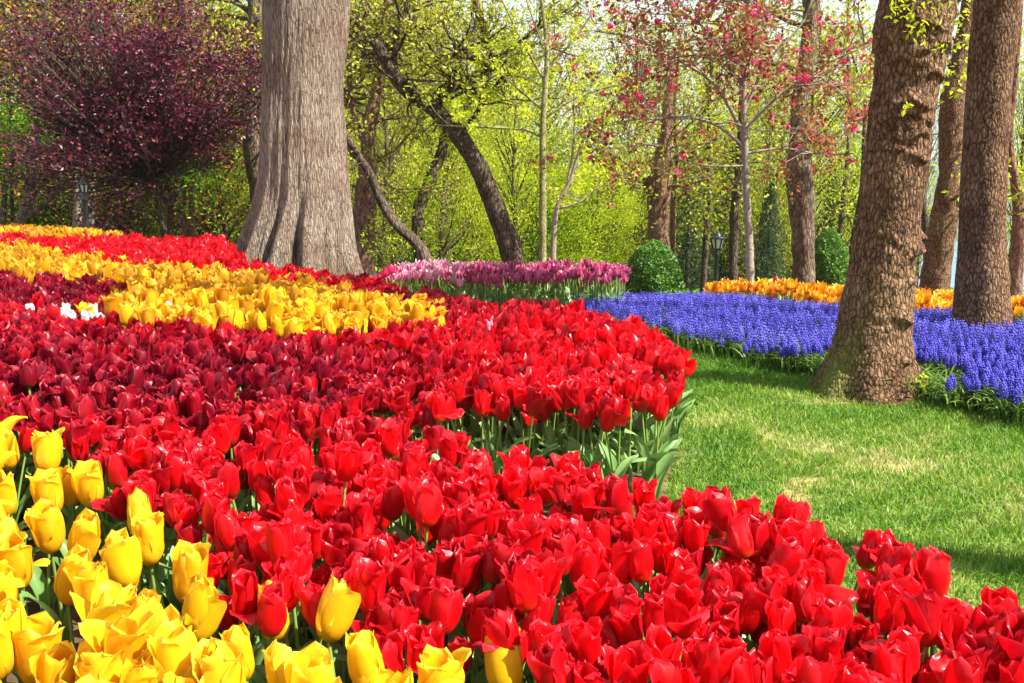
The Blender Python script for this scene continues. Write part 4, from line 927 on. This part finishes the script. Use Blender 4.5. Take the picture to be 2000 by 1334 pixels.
hand_tree('bent_tree', 'thin dark snaking trunk rising from beside the massive trunk', 'tree', 11.2, [(835, 520, 24), (815, 478, 22), (775, 440, 20), (745, 395, 19), (725, 345, 17), (700, 305, 15), (675, 265, 15), (655, 215, 13), (648, 150, 10)], B_DARK, L_OLIVE,
          seed=62, jag=.12, twig=(8, .5, .01, 1, .6), leaf_kw=dict(per=2, size=.06))
hand_tree('knotted_tree', 'stout knotted trunk close behind the right flank of the massive trunk', 'tree', 13.5, [(708, 540, 48), (708, 480, 44), (710, 420, 46), (715, 370, 40), (718, 310, 32), (725, 230, 26), (740, 150, 22), (752, 60, 18), (760, -60, 14)], B_RED, L_OLIVE,
          limbs=[[(722, 300, 14), (690, 220, 12), (682, 120, 10), (690, 20, 8)], [(745, 140, 12), (780, 90, 10), (790, 40, 8)]], seed=63, jag=.2, twig=(46, 1., .02, 2, .45, dict(kids=(4, 3))), leaf_kw=dict(per=3, sd=.1, size=.07))
hand_tree('ivy_clad_tree', 'ivy clad trunk curving up behind the snaking one', 'tree', 14.5, [(822, 520, 26), (818, 450, 26), (820, 400, 26), (842, 350, 24), (862, 300, 20), (872, 260, 18), (905, 215, 14), (950, 165, 10)], B_DARK, L_YELLOW,
          seed=64, jag=.2, twig=(26, .35, .008, 1, .1), leaf_kw=dict(per=7, sd=.07, size=.06, tint_lo=.0, tint_hi=.7))
hand_tree('young_maple', 'slender greenish upright maple with fresh yellow green leaf tufts', 'tree', 11.8, [(1060, 520, 15), (1060, 430, 15), (1060, 330, 14), (1060, 250, 13), (1065, 170, 11), (1068, 90, 9), (1058, 0, 7), (1050, -120, 4)], B_MOSS, L_YELLOW,
          limbs=[[(1058, 268, 6), (1030, 255, 6), (980, 250, 5), (900, 247, 4), (850, 244, 2)], [(1062, 215, 6), (1020, 180, 5), (970, 135, 4), (930, 90, 3)], [(1060, 235, 5), (1110, 200, 4), (1170, 175, 3), (1230, 160, 2)], [(1058, 250, 5), (1010, 205, 4), (960, 180, 2)],
                 [(1064, 160, 5), (1020, 80, 4), (980, 0, 3)], [(1066, 130, 5), (1120, 80, 4), (1160, 20, 3)], [(1060, 90, 4), (1035, 20, 3), (1010, -60, 2)]],
          seed=65, jag=.03, twig=(60, .5, .006, 1, .4, dict(kids=(4,), up=.3)), leaf_kw=dict(nsel=210, per=13, sd=.032, size=.05, tint_lo=.6, tint_hi=1.))
hand_tree('twin_stem_tree', 'thin pale forked stem just beside the slender maple', 'tree', 12.2, [(1080, 520, 12), (1083, 440, 11), (1090, 400, 10), (1115, 350, 9), (1130, 300, 7), (1150, 240, 5), (1165, 180, 3)], B_PALE, L_YELLOW,
          limbs=[[(1108, 360, 6), (1118, 300, 5), (1122, 240, 4), (1120, 170, 2)], [(1086, 410, 5), (1140, 390, 4), (1180, 350, 2)]], seed=66, jag=.05, twig=(24, .5, .005, 1, .4), leaf_kw=dict(per=4, sd=.06, size=.06, tint_lo=.3))
hand_tree('background_tree', 'tall pale trunk half hidden behind the left side of the massive trunk', 'tree', 17, [(520, 480, 44), (512, 400, 40), (498, 300, 40), (492, 200, 36), (495, 100, 32), (500, 0, 30), (500, -150, 24)], B_MID, L_OLIVE, seed=67, twig=(26, 1.6, .04, 2, .4, dict(kids=(4, 3))), leaf_kw=dict(per=4, sd=.14, size=.09))
root = hand_tree('chestnut_tree', 'stump like red brown trunk with a sawn limb behind the clipped bush', 'tree', 16.5, [(1286, 560, 44), (1287, 470, 42), (1286, 400, 42), (1288, 360, 44), (1292, 320, 38), (1300, 270, 24), (1305, 200, 18), (1310, 100, 14)], B_RED, L_OLIVE, limbs=[[(1290, 385, 26), (1275, 362, 26), (1262, 352, 24)]],
          seed=68, jag=.15, twig=(16, 1., .02, 2, .5, dict(kids=(4, 3))), leaf_kw=dict(per=2, sd=.1, size=.07))
for q, (lab, Yy, pth, bk) in enumerate([
        ('thin reddish stem right behind the clipped bush', 17.5, [(1313, 560, 12), (1314, 470, 11), (1315, 390, 11), (1322, 320, 9), (1318, 200, 7), (1330, 60, 5)], B_RED),
        ('thin dark stem left of the right lamp post', 18, [(1372, 600, 14), (1378, 480, 13), (1386, 380, 11), (1384, 250, 9), (1392, 80, 6)], B_DARK),
        ('dark straight trunk between the right lamp post and the crabapple', 17, [(1432, 600, 19), (1432, 520, 18), (1434, 430, 18), (1442, 340, 15), (1448, 220, 12), (1450, 60, 9)], B_DARK),
        ('slim dark stem leaning between the oak and the lawn oak', 16, [(1632, 560, 10), (1640, 460, 10), (1648, 380, 9), (1658, 250, 7), (1655, 60, 5), (1660, -60, 4)], B_DARK),
        ('dark stem left edge of the lawn oak', 15, [(1655, 560, 14), (1668, 460, 12), (1684, 360, 10), (1690, 200, 7)], B_DARK),
        ('slender ivy covered stem left of the bent right oak', 14, [(1812, 560, 16), (1808, 460, 14), (1800, 350, 13), (1812, 260, 10), (1822, 150, 8), (1840, 60, 6)], B_DARK),
        ('crooked red brown trunk at the right frame edge', 10.6, [(1978, 600, 30), (1982, 540, 30), (1990, 470, 28), (1988, 390, 22), (1974, 300, 14), (1972, 240, 13), (1982, 160, 11), (1990, 60, 10), (1998, -60, 8)], B_RED),
        ('grey trunk with a leaning fork left of the plum tree', 16.2, [(30, 480, 24), (42, 430, 22), (58, 380, 18), (64, 300, 16), (72, 220, 14), (84, 120, 10), (90, 20, 8)], B_MID),
        ('thin curved dark trunk nearest the left frame edge', 16.8, [(8, 480, 12), (8, 400, 11), (15, 340, 10), (40, 285, 9), (60, 240, 6)], B_DARK),
        ('very thin straight stem beside the left frame edge', 17, [(24, 480, 7), (24, 400, 7), (22, 300, 6), (20, 200, 4)], B_DARK),
        ('pale trunk standing just left of the left lamp post', 16.4, [(152, 500, 20), (152, 420, 18), (150, 350, 16), (146, 250, 14), (140, 120, 10)], B_PALE),
        ('pale trunk standing just right of the left lamp post', 16.7, [(176, 500, 22), (175, 420, 20), (178, 360, 18), (182, 260, 14), (190, 120, 10)], B_PALE),
        ('dark short trunk right of the plum stem', 18.5, [(334, 500, 14), (334, 420, 13), (338, 340, 11), (345, 200, 8)], B_DARK),
        ('wavy thin trunk between plum stem and massive trunk', 17.5, [(364, 500, 16), (362, 450, 14), (354, 410, 12), (358, 370, 11), (360, 300, 9), (352, 180, 6)], B_MID),
        ('straight thin brown trunk nearest the massive trunk', 17.5, [(375, 500, 12), (374, 420, 12), (376, 350, 11), (380, 220, 8)], B_RED)]):
    lm = [[(42, 430, 16), (70, 410, 13), (100, 385, 11), (135, 340, 7), (165, 290, 4)]] if 'leaning fork' in lab else ([[(1990, 470, 14), (2000, 420, 12), (2015, 360, 10)]] if 'crooked' in lab else [])
    hand_tree('slender_tree', lab, 'tree', Yy, pth, bk, L_YELLOW if q in (5, 6, 3) else (L_BRIGHT if q > 6 else L_OLIVE), limbs=lm, seed=80 + q, jag=.1, twig=(16 if q != 6 else 10, .8, .012, 2, .35 if q < 7 else .62, dict(kids=(3, 3))), leaf_kw=dict(per=2.2, sd=.1, size=.075))

# woods beyond: prototypes, then copies of crown and trunk
def proto(name, leafm, bark, seed, H=8., nclump=70, per=150, sd=.36, size=.13, rx=2.4, lo=.28, open_=1., upb=.4, **kw):
    rg = np.random.default_rng(seed); g = Geo(); c = Geo()
    tr_ = smooth_path([(0, 0, -.5), (rg.normal(0, .1), rg.normal(0, .1), H * .3), (rg.normal(0, .25), rg.normal(0, .25), H * .6), (0, 0, H * .92)], 16)
    tube(g, tr_, np.linspace(.16, .03, 16), 7, jag=.1, seed=seed); L = []
    for q in range(nclump):
        z = rg.uniform(lo, 1.) * H; f = (z / H - lo) / (1 - lo); rmax = rx * math.sqrt(max(.05, 1 - (f * 2 - .8) ** 2 / 1.5)); a = rg.uniform(0, 6.28); r = rmax * rg.uniform(.2, 1) ** .6
        e = np.array([math.cos(a) * r, math.sin(a) * r, z]); s = tr_[min(15, int(max(0, (z - r * .7)) / H * 15))]
        p = smooth_path([s, (s + e) / 2 + rg.normal(0, .15, 3), e], 6); tube(g, p, np.linspace(.032, .005, 6), 4); k = int(per * rg.uniform(.5, 1.4))
        for t_ in range(3):
            e2 = e + rg.normal(0, .4, 3); tube(g, [p[3], e2], [.009, .003], 3)
            L.append(e2 + rg.normal(0, 1, (k // 3, 3)) * np.array([sd, sd, sd * .6]) * open_)
    leaf_geo(c, np.concatenate(L), size, rg, up=upb, **kw)
    return g.mesh('trunk', [bark]), c.mesh('crown', [leafm], False)
def proto_con(leafm, bark, seed, H=9., droop=.5, n=110):
    rg = np.random.default_rng(seed); g = Geo(); c = Geo(); tube(g, [(0, 0, -.5), (0, 0, H * .5), (0, 0, H)], [.17, .1, .02], 7)
    P_ = []
    for q in range(n):
        z = H * (.06 + .92 * (q / n)); a = q * 2.4 + rg.normal(0, .2); L = (1 - z / H) ** .8 * 2.6 * rg.uniform(.7, 1.1) + .2
        t = np.linspace(0, 1, 7); p = np.stack([math.cos(a) * L * t, math.sin(a) * L * t, z + .15 * L * t - droop * L * t ** 2], -1); tube(g, p, np.linspace(.03, .006, 7), 3)
        m = int(55 * L) + 12; u = rg.uniform(.1, 1, m); w = rg.uniform(-1, 1, m) * .32 * L * (1 - u * .6)
        P_.append(np.stack([math.cos(a) * L * u - math.sin(a) * w, math.sin(a) * L * u + math.cos(a) * w, z + .15 * L * u - droop * L * u ** 2 - rg.uniform(0, .3, m) - abs(w) * .3], -1))
    leaf_geo(c, np.concatenate(P_), .24, rg, up=.1, aspect=.22); return g.mesh('trunk', [bark]), c.mesh('crown', [leafm], False)
PROTO = {
    'green': proto('green', L_BRIGHT, B_DARK, 401, nclump=76, per=280, size=.125, tint_lo=.25), 'green2': proto('green2', L_BRIGHT, B_DARK, 402, nclump=72, per=260, sd=.38, size=.13, tint_lo=.2),
    'yellow': proto('yellow', L_YELLOW, B_DARK, 403, nclump=84, per=300, sd=.33, size=.11, tint_lo=.1), 'yellow2': proto('yellow2', L_YELLOW, B_DARK, 404, nclump=60, per=170, sd=.42, size=.095, tint_lo=.25),
    'olive': proto('olive', L_OLIVE, B_MID, 405, nclump=80, per=190, sd=.42, size=.078), 'gold': proto('gold', L_GOLD, B_DARK, 406, nclump=84, per=200, sd=.4, size=.075),
    'conifer': proto_con(L_CON, B_DARK, 407), 'conifer2': proto_con(L_CON, B_MID, 408, droop=.8, n=90)}
KN = {'green': ('broadleaf_tree', 'bright green leafy tree'), 'green2': ('broadleaf_tree', 'dense fresh green tree'), 'yellow': ('maple_tree', 'glowing yellow green maple'), 'yellow2': ('maple_tree', 'airy yellow green tree'),
      'olive': ('budding_tree', 'sparse olive tinted budding tree'), 'gold': ('bronze_tree', 'bronze gold leafing tree'), 'conifer': ('conifer_tree', 'dark drooping conifer'), 'conifer2': ('conifer_tree', 'shaggy weeping conifer')}
def back_tree(kind, px_, Y_, top, wide=1., where=''):
    p = at_Y(px_, 300, Y_); zt = at_Y(px_, top, Y_)[2]; z0 = float(ground_z(p[0], Y_)); H = 9. if 'conifer' in kind else 8.; s = (zt - z0) / H
    r = empty(KN[kind][0], (p[0], Y_, z0)); r.scale = (s * wide, s * wide, s); r.rotation_euler = (0, 0, float(rng.uniform(0, 6.28)))
    for nm, me in zip(('trunk', 'crown'), PROTO[kind]):
        o = bpy.data.objects.new(nm, me); COL.objects.link(o); o.parent = r
    return tag(r, KN[kind][1] + ' ' + where, 'tree', 'trees of the wood behind the beds')
BT = [
    ('gold', 40, 23, -160, 1.1, 'at the upper left corner, overhanging the plum tree'), ('gold', 200, 22, -230, 1.2, 'rising high behind the plum tree'), ('gold', 380, 21, -180, 1.0, 'between the plum tree and the massive trunk, topmost'),
    ('conifer', 130, 27, -260, 1.5, 'making the dark depth at the upper left'), ('conifer', -60, 24, -160, 1.4, 'beyond the left frame edge'), ('conifer', 320, 30, -200, 1.4, 'behind the plum crown'),
    ('green', 90, 23, 190, 1.3, 'low under the left trees by the frame edge'), ('green2', 225, 24, 260, 1.3, 'low behind the left lamp post'), ('green', 345, 23, 300, 1.2, 'low behind the plum stem'), ('green', -40, 23, 150, 1.3, 'at the left frame edge'),
    ('yellow2', 430, 21, 60, .8, 'filling the space left of the massive trunk'), ('olive', 420, 24, -60, 1.0, 'above the space left of the massive trunk'), ('conifer', 455, 24, 280, .9, 'low and dark left of the massive trunk'),
    ('green', 160, 30, 60, 1.6, 'far behind the left lamp post'), ('green', 420, 36, 120, 1.6, 'far off left of the massive trunk'),
    ('conifer', 765, 19, 300, .6, 'low and dark right of the massive trunk'), ('olive', 745, 17, 10, .7, 'thin crowned just right of the massive trunk'), ('green', 760, 26, 310, 1.1, 'low behind the snaking trunk'), ('green2', 880, 26, 260, 1.1, 'low behind the leaning oak'),
    ('yellow', 930, 22, 240, .9, 'glowing behind the leaning oak base'), ('olive', 860, 20, 20, .7, 'airy crowned above the leaning oak'), ('yellow', 1170, 21, 330, .95, 'glowing low between maple and clipped bush'), ('yellow', 1060, 24, 290, 1.1, 'glowing behind the slender maple'),
    ('green', 980, 34, 350, 1.5, 'far behind the slender maple'), ('green2', 1150, 36, 390, 1.5, 'far behind between maple and bush'), ('yellow2', 1010, 18, 120, .6, 'airy at the slender maple'), ('yellow2', 1130, 28, 160, .9, 'tall and thin behind the crabapple edge'),
    ('conifer2', 1350, 20, 250, .8, 'behind the right lamp post'), ('conifer2', 1430, 23, 260, .9, 'behind the crabapple stem'), ('conifer', 1510, 19, 330, .7, 'low and dark between crabapple stem and dark oak'), ('conifer2', 1290, 28, 300, 1., 'behind the red brown chestnut trunk'),
    ('olive', 1380, 26, 60, .9, 'behind the blossom of the crabapple'), ('yellow2', 1590, 22, 20, .7, 'light crowned behind the dark oak'), ('green', 1490, 34, 370, 1.3, 'far behind the crabapple stem'), ('olive', 1660, 25, 60, .7, 'thin crowned left of the burled oak'),
    ('conifer', 1630, 23, 330, .7, 'low behind the second clipped bush'), ('yellow2', 1560, 30, 140, 1.1, 'far behind the dark oak'), ('green2', 1330, 38, 390, 1.4, 'far behind the right lamp post'), ('yellow2', 1960, 24, 60, .5, 'light green between the right oaks and the frame edge'),
    ('yellow2', 1995, 17, 40, .4, 'light green at the right frame edge'), ('olive', 1815, 22, 200, .45, 'thin crowned between burled oak and bent oak'), ('olive', 800, 22, 20, .9, 'high between the massive trunk and the leaning oak'), ('olive', 1080, 27, 40, 1., 'far and high behind the slender maple'), ('yellow2', 1300, 25, 90, .9, 'high behind the red brown chestnut trunk'), ('yellow2', 930, 32, 110, 1.1, 'far and high behind the leaning oak'), ('olive', 1450, 30, 60, 1., 'far and high behind the crabapple'), ('yellow', 1400, 33, 260, 1.1, 'farthest behind the right lamp post'), ('yellow2', 1660, 30, 150, .8, 'far behind the left side of the burled oak'),
    ('conifer', 700, 27, 330, 1., 'low and farther right of the massive trunk'), ('conifer2', 930, 29, 340, 1., 'low and far behind the leaning oak'), ('green2', 1110, 23, 380, .8, 'low between the two slender stems'), ('green', 830, 21, 360, .7, 'lowest behind the snaking trunk'), ('conifer', 1240, 27, 350, .9, 'dark behind the yellow maple beside the bush'),
    ('yellow', 1210, 24, 330, 1.0, 'low beside the clipped bush'), ('yellow', 870, 30, 230, 1.2, 'far behind the fork of the leaning oak'), ('yellow2', 700, 24, 30, .9, 'above the right flank of the massive trunk'), ('olive', 960, 25, 90, .9, 'behind the fork of the leaning oak'), ('olive', 1240, 23, 40, .8, 'left behind the crabapple'), ('olive', 640, 19, -120, .8, 'high beside the massive trunk'), ('conifer', 1400, 30, 280, 1., 'farther behind the right lamp post'), ('conifer2', 1570, 26, 300, .9, 'farther behind the dark oak'), ('olive', 1500, 21, 150, .6, 'thin crowned behind the crabapple stem'),
    ('green', 560, 32, 60, 1.6, 'hidden mostly by the massive trunk'), ('green', 690, 34, 300, 1.3, 'far behind the right flank of the massive trunk')]
for b_ in BT: back_tree(*b_)
# undergrowth below the trees
g = Geo(); n = 90000; ux = rng.uniform(-16, 13, n); uy = rng.uniform(15.5, 34, n); uz = ground_z(ux, uy) + rng.uniform(0, 1, n) ** 1.5 * (.35 + .5 * (np.sin(ux * 1.7) * np.cos(uy * 1.1) + 1) * .5)
leaf_geo(g, np.stack([ux, uy, uz], -1), .14, rng, up=.3, tints=np.clip(.5 + .3 * np.sin(ux * .9 + uy * .6) + rng.normal(0, .2, n), 0, 1))
tag(g.build('undergrowth', L_BRIGHT, smooth=False), 'low leafy undergrowth on the slope under the trees', 'undergrowth', kind='stuff')

# clipped bushes
def bush(px_, top, bot, wpx, Y_, label, seed):
    rg = np.random.default_rng(seed); p0 = at_Y(px_, bot, Y_); p1 = at_Y(px_, top, Y_); k = proj(p0)[2][0] / F; r = wpx / 2 * k; h = p1[2] - p0[2] + .15
    n = 15000; u = rg.uniform(0, 1, n); a = rg.uniform(0, 6.28, n)
    prof = np.interp(u, [0, .15, .4, .65, .85, .96, 1], [.9, 1., .99, .85, .55, .25, .02]); sh = 1 - rg.uniform(0, 1, n) ** 2 * .14 + .035 * np.sin(a * 5 + u * 9) + .03 * np.sin(a * 11 - u * 17 + seed)
    P_ = np.stack([np.cos(a) * prof * r * sh, np.sin(a) * prof * r * sh, u * h * (1 - rg.uniform(0, .02, n))], -1)
    g = Geo(); leaf_geo(g, P_, .034, rg, up=.15, aspect=.6); root = empty('clipped_bush', (p0[0], Y_, p0[2] - .15)); g.build('foliage', L_BOX, root, False)
    c = Geo(); us = np.linspace(0, .97, 12); pr = np.interp(us, [0, .15, .4, .65, .85, .96, 1], [.9, 1., .99, .85, .55, .25, .02]) * r * .84
    tube(c, np.stack([0 * us, 0 * us, us * h * .96], -1), pr, 20, tint=0.); c.build('stem', L_BOX, root)  # unseen dark solid filling the bush behind its leaves, not a stem
    tag(root, label, 'bush'); return root
bush(1275, 468, 566, 112, 11.9, 'dome shaped clipped green bush beside the purple tulips', 90)
bush(1615, 446, 552, 84, 13.2, 'clipped green bush behind the orange tulips, between two oak trunks', 91)
# a young yellow green shrub right of the massive trunk and weeds at its foot
rg = np.random.default_rng(92); g = Geo(); c = Geo(); p = at_Y(742, 520, 12.5); lv = []
for q in range(9): limb(c, rg, p - np.array([0, 0, .3]), (rg.normal(0, .3), rg.normal(0, .3), 1), .75, .008, 1, lv, kids=(3,), spread=.4)
root = empty('young_shrub', p - np.array([0, 0, .3])); shift(c.build('stem', B_MOSS), root); clump(g, lv, 7, .03, .045, rg, tint_lo=.5); shift(g.build('foliage', L_YELLOW, smooth=False), root)
tag(root, 'small yellow green shrub just right of the massive trunk', 'shrub')

# lamp posts
def lamp(px_, top, Y_, hpx, label):
    p = at_Y(px_, top, Y_); k = proj(p)[2][0] / F; H = hpx * k; z0 = float(ground_z(p[0], Y_)); root = empty('street_lamp', (p[0], Y_, z0)); zt = p[2] - z0; zb = zt - H
    def lathe(prof, nm, mat, par, sides=12):
        g = Geo(); tube(g, [(0, 0, z) for _, z in prof], [r for r, _ in prof], sides); o = g.build(nm, mat, par); return o
    pole = lathe([(.09, -.05), (.09, .12), (.06, .16), (.055, .4), (.035, .46), (.03, zb - .1), (.042, zb - .08), (.042, zb - .06), (.03, zb - .04), (.03, zb + .01)], 'pole', BLACK, root)
    ln = lathe([(.05, zb), (.12 * H / .5, zb + .05 * H), (.13 * H / .5, zb + .08 * H), (.13 * H / .5, zb + .11 * H)], 'lantern', BLACK, root, 6)
    lathe([(.105 * H / .5, zb + .11 * H), (.17 * H / .5, zb + .60 * H)], 'glass', GLASS, ln, 6)
    g = Geo()
    for q in range(6):
        a = q * math.pi / 3; c_, s_ = math.cos(a), math.sin(a)
        tube(g, [(c_ * .11 * H / .5, s_ * .11 * H / .5, zb + .1 * H), (c_ * .178 * H / .5, s_ * .178 * H / .5, zb + .61 * H)], [.012, .012], 4)
    g.build('frame', BLACK, ln)
    lathe([(.2 * H / .5, zb + .60 * H), (.21 * H / .5, zb + .64 * H), (.16 * H / .5, zb + .72 * H), (.1 * H / .5, zb + .76 * H), (.1 * H / .5, zb + .82 * H), (.04, zb + .88 * H), (.02, zb + .93 * H), (.03, zb + .96 * H), (.002, zb + H)], 'cap', BLACK, ln)
    tag(root, label, 'street lamp', 'park street lamps')
lamp(1402, 451, 15.5, 38, 'black lantern street lamp behind the orange tulips, between thin trunks')
lamp(162, 349, 12.6, 29, 'black lantern street lamp in front of two pale trunks, under the plum crown')
# thin air between the park and the far shore
m, nt, out = newmat('thin blue haze'); pv = N(nt, 'VolumePrincipled'); pv.inputs['Density'].default_value = .0003; pv.inputs['Color'].default_value = (.75, .86, 1, 1)
nt.links.new(pv.outputs[0], out.inputs['Volume'])
g = Geo(); hb = [(x, y, z) for z in (-98, 60) for x, y in ((-9600, -900), (9600, -900), (9600, 9600), (-9600, 9600))]
g.add(hb, [(3, 2, 1, 0), (4, 5, 6, 7), (0, 1, 5, 4), (1, 2, 6, 5), (2, 3, 7, 6), (3, 0, 4, 7)])
tag(g.build('haze', m, smooth=False), 'thin bluish haze over the water and far shore', 'haze', kind='stuff')
print('objects', len(bpy.data.objects), 'faces', sum(len(m.polygons) for m in bpy.data.meshes))
